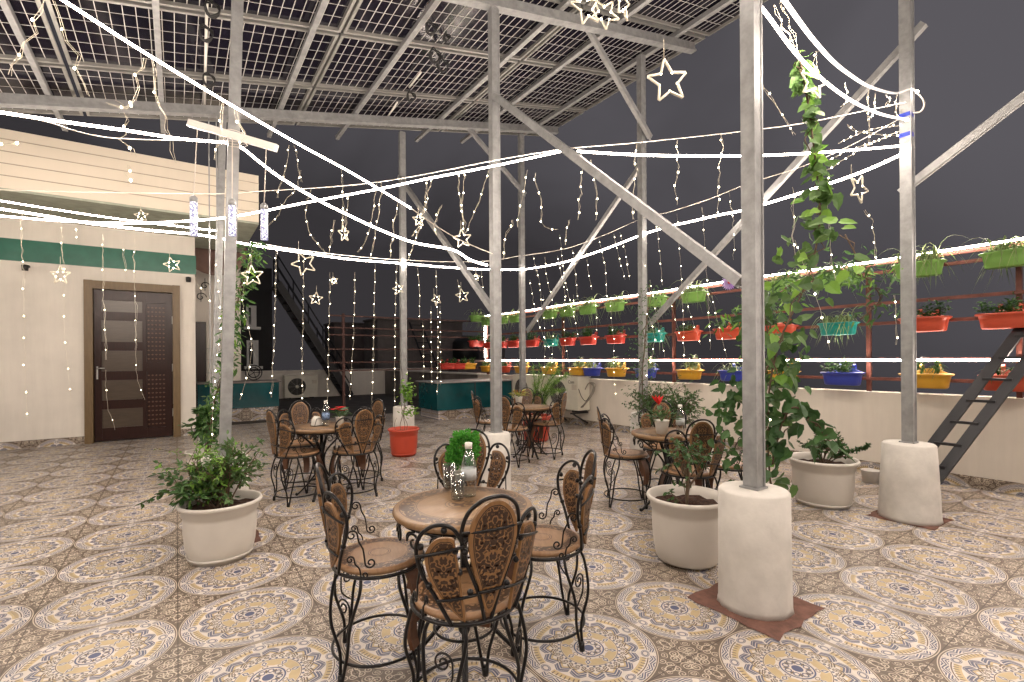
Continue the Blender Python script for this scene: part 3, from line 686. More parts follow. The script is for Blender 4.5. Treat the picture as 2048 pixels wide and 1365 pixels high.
# ---------------------------------------------------------------- trellis on the parapet
t = empty('planter_trellis', (0, 0, 0), 0, 'red oxide steel trellis rails above the right parapet carrying planters', 'trellis')
TX = 6.42
for y in (-4.0, -1.3, 1.3-.25, 2.24+.0, 4.85, 7.5, 10.40):
    MB().box(TX-.02, y-.02, .886, TX+.02, y+.02, 2.33).build('post', 'rust', t)
for z in (2.30, 2.20, 1.86, 1.64, 1.24, 1.03):
    MB().box(TX-.045, -5.5, z-.017, TX-.021, 10.42, z+.017).build('rail', 'rust', t)
t = empty('planter_trellis', (0, 0, 0), 0, 'red steel trellis rails painted in a shaded tone, crossing the back behind the teal tank', 'trellis')
for x in (4.28, 2.9): MB().box(x-.025, 10.46, 0, x+.025, 10.51, 2.25).build('post', M['rust_shaded'], t)
for z in (2.2, 1.95, 1.80, 1.50, 1.22, 1.05): MB().box(2.6, 10.435, z-.014, 6.38, 10.459, z+.014).build('rail', M['rust_shaded'], t)
# ================================================================ HANGING PLANTERS
def trough_parts():
    seg = 28; L, D, Hh = .200, .10, .145
    def ring(sx, sy, z, pw=3.2):
        out = []
        for k in range(seg):
            a = 2*PI*k/seg; c, s_ = math.cos(a), math.sin(a)
            out.append((sx*math.copysign(abs(c)**(2/pw), c), sy*math.copysign(abs(s_)**(2/pw), s_)*(1 if s_ < 0 else 1), z))
        return out
    rings = [ring(L*.82, D*.68, 0), ring(L*.87, D*.76, .008), ring(L*.92, D*.86, .075), ring(L*.96, D*.94, .118), ring(L*1.06, D*1.10, .128), ring(L*1.08, D*1.12, .140), ring(L*1.03, D*1.05, .145), ring(L*.93, D*.9, .138), ring(L*.88, D*.84, .105)]
    m = MB(); vs = [v for r in rings for v in r]; fs = [tuple(range(seg-1, -1, -1))]
    for i in range(len(rings)-1):
        for k in range(seg): k2 = (k+1) % seg; fs.append((i*seg+k, i*seg+k2, (i+1)*seg+k2, (i+1)*seg+k))
    # raised curved back
    m.add(vs, fs, True)
    bk = []; n = 14
    for i in range(n+1):
        x = -L*.95+2*L*.95*i/n; bk.append((x, .055*math.exp(-(abs(x)/(L*.6))**3)))
    prof = [(x, h) for x, h in bk]
    lo = [(x, D*1.02, .135) for x, h in prof]; hi = [(x, D*1.06, .14+h) for x, h in prof]
    lo2 = [(x, D*1.02+.012, .135) for x, h in prof]; hi2 = [(x, D*1.06+.012, .14+h) for x, h in prof]
    m.add(lo+hi+lo2+hi2, [(i, i+1, n+1+i+1, n+1+i) for i in range(n)]+[(2*(n+1)+i+1, 2*(n+1)+i, 3*(n+1)+i, 3*(n+1)+i+1) for i in range(n)]+[(n+1+i, n+1+i+1, 3*(n+1)+i+1, 3*(n+1)+i) for i in range(n)], True)
    so = MB().add(ring(L*.90, D*.86, .112), [tuple(range(seg))])
    def hook(x):
        h = MB(); P = [(x, D*1.05, .15), (x, D*1.12, .215), (x, D*1.3, .235), (x, D*1.48, .225), (x, D*1.5, .18)]
        P = smooth_path(P, 4)
        vs = []
        for p in P: vs += [(p.x-.013, p.y, p.z), (p.x+.013, p.y, p.z)]
        vs2 = [(a, b+.004, c+.003) for a, b, c in vs]; k = len(P)
        h.add(vs+vs2, [(2*i, 2*i+1, 2*i+3, 2*i+2) for i in range(k-1)]+[(2*k+2*i, 2*k+2*i+2, 2*k+2*i+3, 2*k+2*i+1) for i in range(k-1)], True); return h
    return m, so, hook
TR, SO, HK = trough_parts()
hk1, hk2 = HK(-.07), HK(.07)
def plant_spider(seed, n=80):
    r = random.Random(seed); m = MB()
    for i in range(n): m.blade((r.uniform(-.14, .14), r.uniform(-.05, .05), .11), r.uniform(0, 2*PI), r.uniform(.20, .36), r.uniform(.013, .021), r.uniform(1.1, 2.0), r.uniform(1.5, 2.5), 6)
    return m, 'spider'
def plant_bushy(seed, n=9, hgt=.22, mat='leafd', spread=.17):
    r = random.Random(seed); m = MB()
    for i in range(n):
        b = Vector((r.uniform(-spread, spread), r.uniform(-.05, .05), .11)); top = b+Vector((r.uniform(-.09, .09), r.uniform(-.08, .05), r.uniform(.5, 1)*hgt))
        m.tube([b, (b+top)/2+Vector((r.uniform(-.02, .02), 0, 0)), top], [.003, .002, .001], 4)
        for k in range(26):
            f = r.uniform(.15, 1); p = b.lerp(top, f); d = Vector((r.gauss(0, 1), r.gauss(0, 1), r.gauss(.2, .7)))
            m.leaf(p+d.normalized()*r.uniform(0, .03), d, (r.gauss(0, .4), r.gauss(0, .4), 1), r.uniform(.028, .05), r.uniform(.018, .03), kind=2)
    return m, mat
def plant_upright(seed, n=16, mat='leaf'):
    r = random.Random(seed); m = MB()
    for i in range(5):
        b = Vector((r.uniform(-.14, .14), r.uniform(-.04, .04), .11)); top = b+Vector((r.uniform(-.04, .04), 0, r.uniform(.08, .2)))
        m.tube([b, top], [.004, .002], 4)
        for k in range(n): 
            f = r.uniform(.3, 1); m.blade(b.lerp(top, f), r.uniform(0, 6.28), r.uniform(.09, .17), r.uniform(.016, .026), r.uniform(.8, 1.6), r.uniform(1., 1.8), 4)
    return m, mat
PL = [plant_spider(1), plant_spider(2), plant_bushy(3, 11, .26), plant_bushy(4, 8, .17, 'leaf'), plant_upright(5, 16, 'spider'), plant_upright(6, 14, 'leaf'), plant_spider(8, 34), plant_bushy(9, 10, .2, 'leaf')]
PLO = [None]*len(PL); PROTO = {}
CN = {'grn_p': 'lime green', 'red_p': 'red', 'orange_p': 'orange-red', 'yel_p': 'yellow', 'blu_p': 'blue', 'tea_p': 'teal'}
KN = {0: 'arching spider plants', 1: 'arching spider plants', 2: 'a dark bushy herb', 3: 'low leafy seedlings', 4: 'pale upright shoots', 5: 'green strappy seedlings', 6: 'thin spider plants', 7: 'bushy green herbs'}
def planter(loc, rz, col, kind, label, sc=1.0):
    t = empty('hanging_planter', loc, rz, label, 'planter', 'plastic planters hung on the trellis'); t.scale = (sc,)*3
    if col not in PROTO:
        PROTO[col] = [TR.build('trough', col, t), hk1.build('hook', col, t), hk2.build('hook', col, t)]
    else:
        for p in PROTO[col]: c = p.copy(); COL.objects.link(c); c.parent = t
    if 'soil' not in PROTO: PROTO['soil'] = SO.build('soil', 'soil', t)
    else: c = PROTO['soil'].copy(); COL.objects.link(c); c.parent = t
    if PLO[kind] is None: PLO[kind] = PL[kind][0].build('plant', PL[kind][1], t)
    else:
        c = PLO[kind].copy(); COL.objects.link(c); c.parent = t; c.scale = (random.choice((-1, 1))*random.uniform(.9, 1.1), random.uniform(.9, 1.1), random.uniform(.85, 1.15))
    return t
ORD = ['first', 'second', 'third', 'fourth', 'fifth', 'sixth', 'seventh', 'eighth', 'ninth', 'tenth', 'eleventh', 'twelfth', 'thirteenth', 'fourteenth', 'fifteenth', 'sixteenth', 'seventeenth', 'eighteenth', 'nineteenth', 'twentieth']
YB = 6.24
top = [(10.15, 0), (9.46, 1), (8.92, 6), (7.71, 0), (7.17, 1), (6.60, 1), (5.92, 0), (5.06, 1), (4.37, 0), (3.06, 1), (2.46, 6), (1.74, 0), (1.07, 1)]
mid = [('red_p', 10.04, 3), ('red_p', 9.49, 3), ('red_p', 8.98, 7), ('red_p', 8.30, 2), ('tea_p', 7.68, 6), ('red_p', 7.16, 7), ('red_p', 6.59, 7), ('red_p', 5.91, 2), ('tea_p', 5.09, 6), ('orange_p', 4.46, 7), ('orange_p', 3.81, 3), ('orange_p', 3.14, 3), ('tea_p', 2.48, 0), ('orange_p', 1.70, 2), ('orange_p', 1.10, 7)]
low = [('yel_p', 10.18, 5), ('orange_p', 9.4, 5), ('yel_p', 8.71, 5), ('yel_p', 7.74, 4), ('yel_p', 6.89, 4), ('blu_p', 6.50, 4), ('yel_p', 5.9, 4), ('blu_p', 5.26, 4), ('yel_p', 4.45, 4), ('blu_p', 3.75, 6), ('yel_p', 3.13, 5), ('blu_p', 2.44, 7), ('yel_p', 1.69, 5), ('orange_p', 1.08, 5)]
for i, (y, k) in enumerate(top):
    planter((YB, y, 2.085), -PI/2+random.uniform(-.04, .04), 'grn_p', k, f'{CN["grn_p"]} planter of {KN[k]}, {ORD[i]} from the far corner in the top row', random.uniform(.97, 1.03))
for i, (c, y, k) in enumerate(mid):
    planter((YB, y, 1.525), -PI/2+random.uniform(-.05, .05), c, k, f'{CN[c]} planter of {KN[k]}, {ORD[i]} from the far corner in the middle row', random.uniform(.97, 1.03))
for i, (c, y, k) in enumerate(low):
    planter((YB, y, .955), -PI/2+random.uniform(-.05, .05), c, k, f'{CN[c]} planter of {KN[k]}, {ORD[i]} from the far corner in the bottom row', random.uniform(.97, 1.03))
for px, py, c, k, lab in ((954, 640, 'grn_p', 6, 'lime green planter on the back rails left of the vertical light strip'), (952, 690, 'red_p', 7, 'red planter with drooping leaves on the back rails left of the light strip'),
                          (937, 735, 'yel_p', 3, 'yellow planter on the back rails above the teal tank'), (917, 735, 'red_p', 3, 'red planter beside the yellow one above the teal tank'), (894, 735, 'red_p', 3, 'lone red planter at the left end above the teal tank')):
    p = atB(px, py, 10.36); planter((p.x, 10.34, p.z-.05), 0, c, k, lab)
# ================================================================ FURNITURE
def iron_spiral(p, ax, ay, r, turns, lead, rad=.004, flip=1):
    # spiral starting outside at lead and winding in
    pts = []
    n = int(16*turns)
    for i in range(n+1):
        a = i/16*2*PI*flip; rr = r*(1-.75*i/n); pts.append(Vector(p)+Vector(ax)*(rr*math.cos(a))+Vector(ay)*(rr*math.sin(a)))
    return pts
def make_chair():
    t = empty('wrought_iron_chair', (0, 0, 0))
    R = .185; zs = .445
    # seat (origin at its centre so the carving is centred)
    s = MB().lathe([(.0001, -.022), (R-.012, -.022), (R-.002, -.014), (R, -.004), (R-.006, .004), (R-.02, .0055), (.0001, .006)], 44)
    s.build('seat', 'seat', t, (0, 0, zs))
    MB().tube([((R+.006)*math.cos(a*PI/22), (R+.006)*math.sin(a*PI/22), zs-.024) for a in range(44)], .0075, 6, True).build('seat_ring', 'iron', t)
    # foot ring
    MB().tube([(.195*math.cos(a*PI/22), .195*math.sin(a*PI/22), .075) for a in range(44)], .0062, 6, True).build('foot_ring', 'iron', t)
    for i, (ang, front) in enumerate(((45, 1), (135, 1), (225, 0), (315, 0))):
        a = math.radians(ang); rad = Vector((math.cos(a), math.sin(a), 0)); tan = Vector((-math.sin(a), math.cos(a), 0)); m = MB()
        for sg in (-1, 1):
            P = [rad*.165+tan*(sg*.062)+Vector((0, 0, zs-.03)), rad*.185+tan*(sg*.075)+Vector((0, 0, .36)), rad*.215+tan*(sg*.055)+Vector((0, 0, .24)), rad*.200+tan*(sg*.020)+Vector((0, 0, .11)), rad*.215+tan*(sg*.006)+Vector((0, 0, .0))]
            m.tube(smooth_path(P, 5), .0068, 6)
        m.tube([rad*.215+Vector((0, 0, .0)), rad*.213+Vector((0, 0, .035))], .0125, 8)
        if not front:   # scroll between the rods
            c = rad*.20+Vector((0, 0, .30)); m.tube(iron_spiral(c, tan, (0, 0, 1), .035, 1.5, 0), .0038, 5)
            m.tube(smooth_path([c+tan*.035, c+tan*.03-Vector((0, 0, .06)), c-tan*.02-Vector((0, 0, .11))], 4), .0038, 5)
        m.build('leg', 'iron', t)
        if front:
            pl = MB(); seg = 8
            for k in range(seg):
                pass
            vs = []
            for k in range(seg+1):
                f = k/seg; z = zs-.03-f*.21; o_ = .172+.045*math.sin(f*PI*.75); wd = .032*(1-.25*f)
                for q_ in (-1, 1):
                    for r_ in (-.008, .008): vs.append(rad*(o_+r_)+tan*(q_*wd)+Vector((0, 0, z)))
            fs = []
            for k in range(seg):
                b = 4*k; fs += [(b, b+1, b+5, b+4), (b+1, b+3, b+7, b+5), (b+3, b+2, b+6, b+7), (b+2, b, b+4, b+6)]
            fs += [(0, 2, 3, 1), (4*seg, 4*seg+1, 4*seg+3, 4*seg+2)]
            pl.add(vs, fs).build('leg_panel', 'legwood', t)
    # back: three petals in a fan wrapped round the rear of the seat
    def wrap(s_, h, out=0.0):
        s_ = s_*.96; ro = .255+h*.15+out; ph = s_/.255
        return Vector((ro*math.sin(ph), .066-ro*math.cos(ph), zs-.02+h*1.03))
    cen = [(.012, 0), (.040, .10), (.080, .21), (.094, .29), (.078, .36), (.040, .398), (0, .408)]
    cen = cen+[(-x, y) for x, y in cen[-2::-1]]
    sid = [(.088, .262), (.118, .318), (.165, .328), (.212, .292), (.230, .235), (.216, .165), (.175, .09), (.128, 0)]
    def spl(P, n=6): return [(q.x, q.y) for q in smooth_path([(x, y, 0) for x, y in P], n)]
    def loop(P, name='back_loop', bars=(), beads=()):
        o = MB().tube([wrap(x, y) for x, y in spl(P)], .0070, 6)
        for a_, b_ in bars:
            o.tube([wrap(a_[0]+(b_[0]-a_[0])*k/6, a_[1]+(b_[1]-a_[1])*k/6, .012) for k in range(7)], .0052, 5)
        for x, y in beads: o.ball(wrap(x, y), .0115, 8)
        return o.build(name, 'iron', t)
    loop(cen, bars=(((-.092, .305), (.092, .305)), ((-.042, .105), (.042, .105))), beads=((.084, .24), (-.084, .24)))
    for sg in (-1, 1):
        loop([(sg*x, y) for x, y in sid], bars=(((sg*.088, .262), (sg*.226, .225)), ((sg*.045, .10), (sg*.168, .085))),
             beads=((sg*.142, .312), (sg*.214, .255), (sg*.196, .128), (sg*.100, .175), (sg*.112, .245), (sg*.066, .105)))
    def panel(P, s0, inx, iny):
        # flat plank in the plane touching the wrap at arc position s0; local x across, y up
        o_ = wrap(s0, 0); up_ = (wrap(s0, .3)-o_).normalized(); ph = s0*.96/.255; ac = Vector((math.cos(ph), math.sin(ph), 0)); nn = ac.cross(up_).normalized()
        T = Matrix((( ac.x, up_.x, nn.x, o_.x), (ac.y, up_.y, nn.y, o_.y), (ac.z, up_.z, nn.z, o_.z), (0, 0, 0, 1)))
        Q = [((x-s0)*1.02, y*1.03) for x, y in spl(P, 4)][:-1]; k = len(Q); cxm = sum(x for x, y in Q)/k; cym = sum(y for x, y in Q)/k
        I = [(cxm+(x-cxm)*inx, cym+(y-cym)*iny) for x, y in Q]; J = [(cxm+(x-cxm)*.3, cym+(y-cym)*.4) for x, y in Q]
        m_ = MB(); vs = []; at_ = []
        for z_ in (.0075, -.0075):
            vs += [(x, y, z_*.7) for x, y in Q]+[(x, y, z_) for x, y in I]+[(x, y, z_) for x, y in J]+[(cxm, cym, z_)]; at_ += [0]*k+[1]*(2*k+1)
        n1 = 3*k+1; fs = []
        for sgn_, of in ((1, 0), (-1, n1)):
            for j in range(k):
                j2 = (j+1) % k
                for A, B in ((0, k), (k, 2*k)):
                    f_ = (of+A+j, of+A+j2, of+B+j2, of+B+j); fs.append(f_ if sgn_ > 0 else f_[::-1])
                f_ = (of+2*k+j, of+2*k+j2, of+3*k); fs.append(f_ if sgn_ > 0 else f_[::-1])
        for j in range(k): j2 = (j+1) % k; fs.append((j, n1+j, n1+j2, j2))
        m_.add(vs, fs); ob = m_.build('back_panel', 'petal', t); ob.matrix_local = T
        a_ = ob.data.attributes.new('inset', 'FLOAT', 'POINT'); a_.data.foreach_set('value', [float(q) for q in at_])
    panel([(.010, .03), (.037, .11), (.071, .21), (.084, .29), (.069, .352), (.034, .391), (0, .399), (-.034, .391), (-.069, .352), (-.084, .29), (-.071, .21), (-.037, .11), (-.010, .03), (.010, .03)], 0, .66, .82)
    for sg in (-1, 1):
        P = [(.110, .285), (.124, .292), (.165, .288), (.196, .255), (.204, .215), (.190, .155), (.150, .085), (.092, .02), (.082, .025), (.090, .11), (.100, .20), (.108, .262), (.110, .285)]
        panel([(sg*x, y) for x, y in P], sg*.145, .62, .78)
    # side scrolls joining back and seat
    def sscroll(x, A, B, r, rad):
        P = []
        for k in range(21): f = k/20; a = math.radians(450*(1-f)); rr = r*(.25+.75*f); P.append((x, A[0]+rr*math.cos(a), A[1]+rr*math.sin(a)))
        P += [(x, A[0]+r*1.25, A[1]-r*1.3), (x, (A[0]+B[0])/2+r*.3, (A[1]+B[1])/2), (x, B[0]-r*1.15, B[1]+r*1.2)]
        for k in range(21): f = k/20; a = math.radians(180+450*f); rr = r*(1-.75*f); P.append((x, B[0]+rr*math.cos(a), B[1]+rr*math.sin(a)))
        return MB().tube(smooth_path(P, 2), rad, 5)
    for sg in (-1, 1):
        sscroll(sg*.198, (-.105, .60), (-.035, .487), .021, .0036).build('side_scroll', 'iron', t)
        sscroll(sg*.184, (-.112, .50), (-.058, .435), .015, .0034).build('side_scroll', 'iron', t)
    return t
chair0 = make_chair()
def make_table():
    t = empty('wrought_iron_table', (0, 0, 0)); R = .30; z = .655
    MB().lathe([(.0001, -.035), (R-.03, -.035), (R-.006, -.026), (R, -.014), (R-.002, -.004), (R-.012, .002), (.0001, .004)], 56).build('table_top', 'ttop', t, (0, 0, z))
    m = MB().tube([((R-.035)*math.cos(a*PI/24), (R-.035)*math.sin(a*PI/24), z-.042) for a in range(48)], .006, 6, True)
    m.build('top_ring', 'iron', t)
    for k in range(14):    # hanging scroll apron
        a = 2*PI*k/14; rad = Vector((math.cos(a), math.sin(a), 0)); tan = Vector((-math.sin(a), math.cos(a), 0)); c = rad*(R-.022)+Vector((0, 0, z-.084))
        m = MB().tube(iron_spiral(c, tan*-1, (0, 0, -1), .038, 1.3, 0, flip=-1), .0048, 5)
        m.tube(smooth_path([c+tan*-.038, c+tan*-.034+Vector((0, 0, .03)), c+tan*.01+Vector((0, 0, .045))], 4), .0045, 5)
        m.build('apron_scroll', 'iron', t)
    MB().tube([(0, 0, .12), (0, 0, z-.04)], .016, 8).ball((0, 0, .33), .03).ball((0, 0, .12), .028).build('stem', 'iron', t)
    for k in range(4):
        a = PI/4+k*PI/2; rad = Vector((math.cos(a), math.sin(a), 0)); m = MB()
        for off in (-.006, .006):
            tan = Vector((-math.sin(a), math.cos(a), 0))*off
            m.tube(smooth_path([rad*.24+tan+Vector((0, 0, z-.045)), rad*.13+tan+Vector((0, 0, .52)), rad*.035+tan+Vector((0, 0, .40)), rad*.03+tan+Vector((0, 0, .26)), rad*.12+tan+Vector((0, 0, .12)), rad*.235+tan+Vector((0, 0, 0))], 6), .0075, 6)
        c = rad*.12+Vector((0, 0, .56)); m.tube(iron_spiral(c, rad, (0, 0, 1), .04, 1.4, 0), .004, 5)
        m.ball(rad*.235+Vector((0, 0, .012)), .014)
        m.build('leg', 'iron', t)
    MB().tube([(.13*math.cos(a*PI/16), .13*math.sin(a*PI/16), .135) for a in range(32)], .006, 6, True).build('foot_ring', 'iron', t)
    return t
table0 = make_table(); _uc = [True, True]
def place(proto, i, x, y, rz, label, cat, group):
    o = proto if _uc[i] else copy_tree(proto); _uc[i] = False
    o.location = (x, y, 0); o.rotation_euler = (0, 0, rz); tag(o, label, cat, group); return o
TB = [(1.02, 1.86, 'nearest carved round table, holding a curly green plant, a bottle and two glasses'), (1.13, 4.84, 'carved round table at the left with napkins, bottle and a red flower'),
      (3.81, 5.13, 'farthest round table, beyond the centre pedestal'), (3.39, 2.63, 'round table half hidden behind the potted tree at the right')]
for x, y, l in TB: place(table0, 1, x, y, random.uniform(0, 1), l, 'table', 'carved round tables')
CH = [(.72, 2.07, (.944, -.322), 'carved iron chair seen from the side, left of the nearest table'), (.86, 1.56, (.10, .99), 'carved iron chair in the foreground with its back to the viewer'),
      (1.40, 1.80, (-.864, .473), 'carved iron chair seen from the side, right of the nearest table'), (1.38, 2.42, (-.52, -.85), 'carved iron chair behind the curly plant on the nearest table'),
      (.91, 4.80, (.95, .22), 'iron chair at the left table, front left, leaves in front of it'), (1.37, 4.62, (-.10, 1.0), 'iron chair at the left table, front right, back to the viewer'),
      (1.05, 5.35, (-.15, -.98), 'iron chair at the left table, back left by the napkins'), (1.58, 5.10, (-.88, -.35), 'iron chair at the left table, back right near the red pot'),
      (3.48, 5.58, (.75, -.45), 'iron chair at the farthest table, left of the centre post'), (3.36, 4.88, (.8, .45), 'iron chair at the farthest table, right beside the centre post'),
      (3.98, 4.98, (-.35, .6), 'iron chair at the farthest table, at its right side'), (4.15, 5.62, (-.5, -.85), 'iron chair at the farthest table, in front of the condenser'),
      (3.27, 2.98, (.6, -.55), 'iron chair standing alone left of the half-hidden right table'), (3.16, 2.27, (.45, .75), 'iron chair right behind the potted tree'),
      (3.82, 3.02, (-.7, -.6), 'iron chair behind the red flower at the right table'), (3.62, 2.22, (-.5, .7), 'iron chair behind the climbing vine at the right table')]
for x, y, (dx, dy), l in CH: place(chair0, 0, x, y, math.atan2(dy, dx)-PI/2, l, 'chair', 'carved wrought iron chairs')
# ---------------------------------------------------------------- table-top things
TZ = .659
def bottle(loc, label, s=1.0, lab=False):
    t = empty('water_bottle', loc, 0, label, 'bottle', 'water bottles on the tables'); t.scale = (s,)*3
    prof = [(.0001, 0), (.030, 0), (.034, .006), (.0335, .05), (.0345, .06), (.0335, .07), (.034, .13), (.032, .15), (.018, .195), (.0135, .205), (.0135, .222)]
    MB().lathe(prof, 20).build('bottle_body', 'glass', t)
    MB().lathe([(.0165, .213), (.0165, .238), (.0001, .239)], 16).build('cap', 'white', t)
    MB().lathe([(.0352, .060), (.0352, .125)], 20).build('paper_label', 'label', t) if lab else MB().lathe([(.0348, .075), (.0348, .125)], 20).build('paper_label', plain('pale_label', (.55, .58, .58), .5), t)
def glass(loc, label):
    t = empty('drinking_glass', loc, 0, label, 'glass', 'glasses on the nearest table')
    MB().lathe([(.0001, 0), (.026, 0), (.028, .01), (.033, .115), (.031, .115), (.0265, .012), (.0001, .010)], 18).build('glass_body', 'glass2', t)
def curly(loc, label):
    t = empty('potted_curly_plant', loc, 0, label, 'plant'); r = random.Random(3)
    MB().lathe([(.0001, 0), (.032, 0), (.042, .07), (.045, .075), (.038, .07), (.0001, .065)], 18).build('pot', 'white', t)
    t.scale = (1.1, 1.1, 1.1); m = MB()
    for k in range(1500):
        h_ = r.uniform(0, 1); a = r.uniform(0, 2*PI); rad = .065*math.sqrt(r.random())*(1.15-.5*abs(h_-.35)); p = Vector((math.cos(a)*rad+.03*(h_-.3), math.sin(a)*rad, .07+h_*.15))
        d = Vector((math.cos(a), math.sin(a), r.gauss(.3, .7))); m.leaf(p, d, (r.gauss(0, .5), r.gauss(0, .5), 1), r.uniform(.012, .022), r.uniform(.009, .016), fold=.4, kind=2)
    m.build('foliage', leafmat('bright_curly_leaf', (.03, .20, .02), (.12, .42, .05), .3), t)
def flowerpot(loc, label, cat='flower pot', kind=0, s=1.0):
    t = empty('flower_pot', loc, 0, label, cat, 'small potted flowers on the tables'); r = random.Random(11+kind); t.scale = (s,)*3
    MB().lathe([(.0001, 0), (.034, 0), (.046, .085), (.049, .09), (.042, .085), (.0001, .078)], 20).build('pot', 'white', t)
    m = MB(); st = MB()
    for k in range(60):
        a = r.uniform(0, 6.28); e = r.uniform(.1, 1); d = Vector((math.cos(a), math.sin(a), e)); p = Vector((0, 0, .085))+d.normalized()*r.uniform(.03, .11)
        m.leaf(p, d, (0, 0, 1), r.uniform(.035, .06), r.uniform(.02, .035))
    for k in range(8): a = k*.8; st.tube([(0, 0, .08), (.05*math.cos(a), .05*math.sin(a), .16)], .002, 4)
    m.build('foliage', ['leafd', 'yelleaf', 'leafd'][kind], t); st.build('stem', 'gstem', t)
    fl = MB()
    if kind != 1:
        for c in ((.0, -.02, .19), (-.05, .0, .17), (.035, .01, .155)) if kind == 0 else ((-.03, 0, .19),):
            for k in range(11 if kind == 0 else 7):
                a = k*.571; fl.leaf(c, (math.cos(a), math.sin(a), .35 if kind == 0 else 1.6), (0, 0, 1), .065 if kind == 0 else .08, .026, fold=.25)
    else:
        for k in range(26): a = r.uniform(0, 6.28); fl.leaf((.05*math.cos(a), .05*math.sin(a), .14), (math.cos(a), math.sin(a), r.uniform(.2, 1.5)), (0, 0, 1), .05, .012)
    fl.build('blossom', 'petalred' if kind != 1 else leafmat('rusty_leaf', (.30, .07, .02), (.45, .2, .04)), t)
    if kind == 0:
        g_ = MB()
        for k in range(16): a = k*.5; g_.leaf((.055+.01*math.cos(a), .02, .15+.01*math.sin(a)), (math.cos(a), .2, math.sin(a)), (0, -1, 0), .04, .03)
        g_.build('sage_leaf', leafmat('sage_leaf', (.16, .26, .17), (.30, .42, .30)), t)
def onT(px, py): p = atz(px, py, TZ); return (p.x, p.y, TZ)
p = onT(938, 992); bottle(p, 'clear water bottle beside the curly plant on the nearest table', 1.02)
glass(onT(915, 998), 'clear glass in front on the nearest table'); glass(onT(899, 975), 'clear glass by the curly plant on the nearest table')
curly(onT(925, 960), 'curly bright green plant in a pot on the nearest table')
bottle(onT(652, 852), 'water bottle with a blue label on the left table', 1.0, True); bottle(onT(1361, 868), 'water bottle on the half-hidden right table')
flowerpot(onT(680, 850), 'white pot with red blossom and sage leaves on the left table', kind=0, s=.85)
flowerpot(onT(1324, 868), 'white pot with one upright red bloom on the right table', kind=2, s=1.25)
flowerpot(onT(1038, 808), 'small pot of rusty yellow foliage on the farthest table', kind=1, s=1.1)
t = empty('napkin_holder', onT(634, 852), .4, 'napkin holder full of white paper napkins on the left table', 'napkin holder')
MB().box(-.05, -.035, 0, .05, .035, .006).build('base', 'iron', t); m = MB()
for k in range(9): m.prism([(-.045, 0), (.045, 0), (.03, .055), (0, .085), (-.03, .055)], (0, -.030+k*.0068, .007), (1, 0, 0), (0, .12*(k-4)/4, 1), (0, .004, 0))
m.build('napkins', 'white', t)
m = MB().tube([(-.048, -.034, .004), (-.03, -.04, .07), (.03, -.04, .07), (.048, -.034, .004)], .003, 5); m.build('wire_guard', 'iron', t)
# ================================================================ POTS AND PLANTS
M['leafm'] = leafmat('fresh_leaf', (.05, .11, .03), (.13, .23, .07), .3)
def pot(loc, label, mat, r=.26, hgt=.36, sauc=True, cat='plant pot', name='plant_pot', group='big plastic plant pots'):
    t = empty(name, loc, 0, label, cat, group)
    rb = r*.75
    MB().lathe([(.0001, .02), (rb, .02), (rb*1.05, .035), (r*.84, hgt*.25), (r*.88, hgt*.5), (r*.885, hgt*.72), (r*.885, hgt*.785), (r*.925, hgt*.80), (r*.93, hgt*.90), (r*1.0, hgt*.925), (r*1.03, hgt*.96), (r*1.0, hgt), (r*.94, hgt*.985), (r*.90, hgt*.87), (r*.88, hgt*.80)], 44).build('pot_body', mat, t)
    if sauc: MB().lathe([(.0001, 0), (rb*.98, 0), (rb*1.08, .04), (rb*1.10, .042), (rb*1.04, .018), (.0001, .016)], 36).build('saucer', mat, t)
    so = MB(); rnd = random.Random(5); rings = 7; seg = 26; vs = [(0, 0, hgt*.86)]; fs = []
    for i in range(1, rings+1):
        for k in range(seg):
            a = 2*PI*k/seg; rr = r*.885*i/rings; vs.append((rr*math.cos(a), rr*math.sin(a), hgt*.85+rnd.uniform(-.012, .012)))
    for k in range(seg): fs.append((0, 1+k, 1+(k+1) % seg))
    for i in range(rings-1):
        for k in range(seg): k2 = (k+1) % seg; b = 1+i*seg; fs.append((b+k, b+seg+k, b+seg+k2, b+k2))
    so.add(vs, fs).build('soil', 'soil', t); return t, hgt*.85
def bush(t, z0, seed, stems, leaves, L, W, spread, mat, bias=(0, 0, 0), kind=0, hgt=.5, stemr=.006, sub=5, cl=.10):
    r = random.Random(seed); st = MB(); lf = MB()
    for i in range(stems):
        a = r.uniform(0, 2*PI); b = Vector((r.uniform(-.04, .04), r.uniform(-.04, .04), z0))
        tip = b+Vector((math.cos(a)*spread*r.uniform(.3, 1)+bias[0], math.sin(a)*spread*r.uniform(.3, 1)+bias[1], hgt*r.uniform(.45, 1)+bias[2]))
        mid = b.lerp(tip, .5)+Vector((r.gauss(0, .03), r.gauss(0, .03), .06)); P = smooth_path([b, mid, tip], 5)
        st.tube(P, [stemr*(1-.75*k/len(P)) for k in range(len(P))], 5)
        for s_ in range(sub):
            f = r.uniform(.35, 1.0); q = b.lerp(tip, f)+(mid-b.lerp(tip, .5))*(1-abs(2*f-1)); e = q+Vector((r.gauss(0, cl), r.gauss(0, cl), r.gauss(.02, cl*.7)))
            st.tube([q, e], [.0025, .001], 4)
            for k in range(leaves):
                g_ = r.uniform(.1, 1.1); p = q.lerp(e, g_); d = (e-q).normalized()+Vector((r.gauss(0, .8), r.gauss(0, .8), r.gauss(-.1, .5)))
                lf.leaf(p, d, (r.gauss(0, .5), r.gauss(0, .5), 1), L*r.uniform(.7, 1.2), W*r.uniform(.7, 1.2), kind=kind)
    st.build('stem', 'stem', t); lf.build('foliage', mat, t); return t
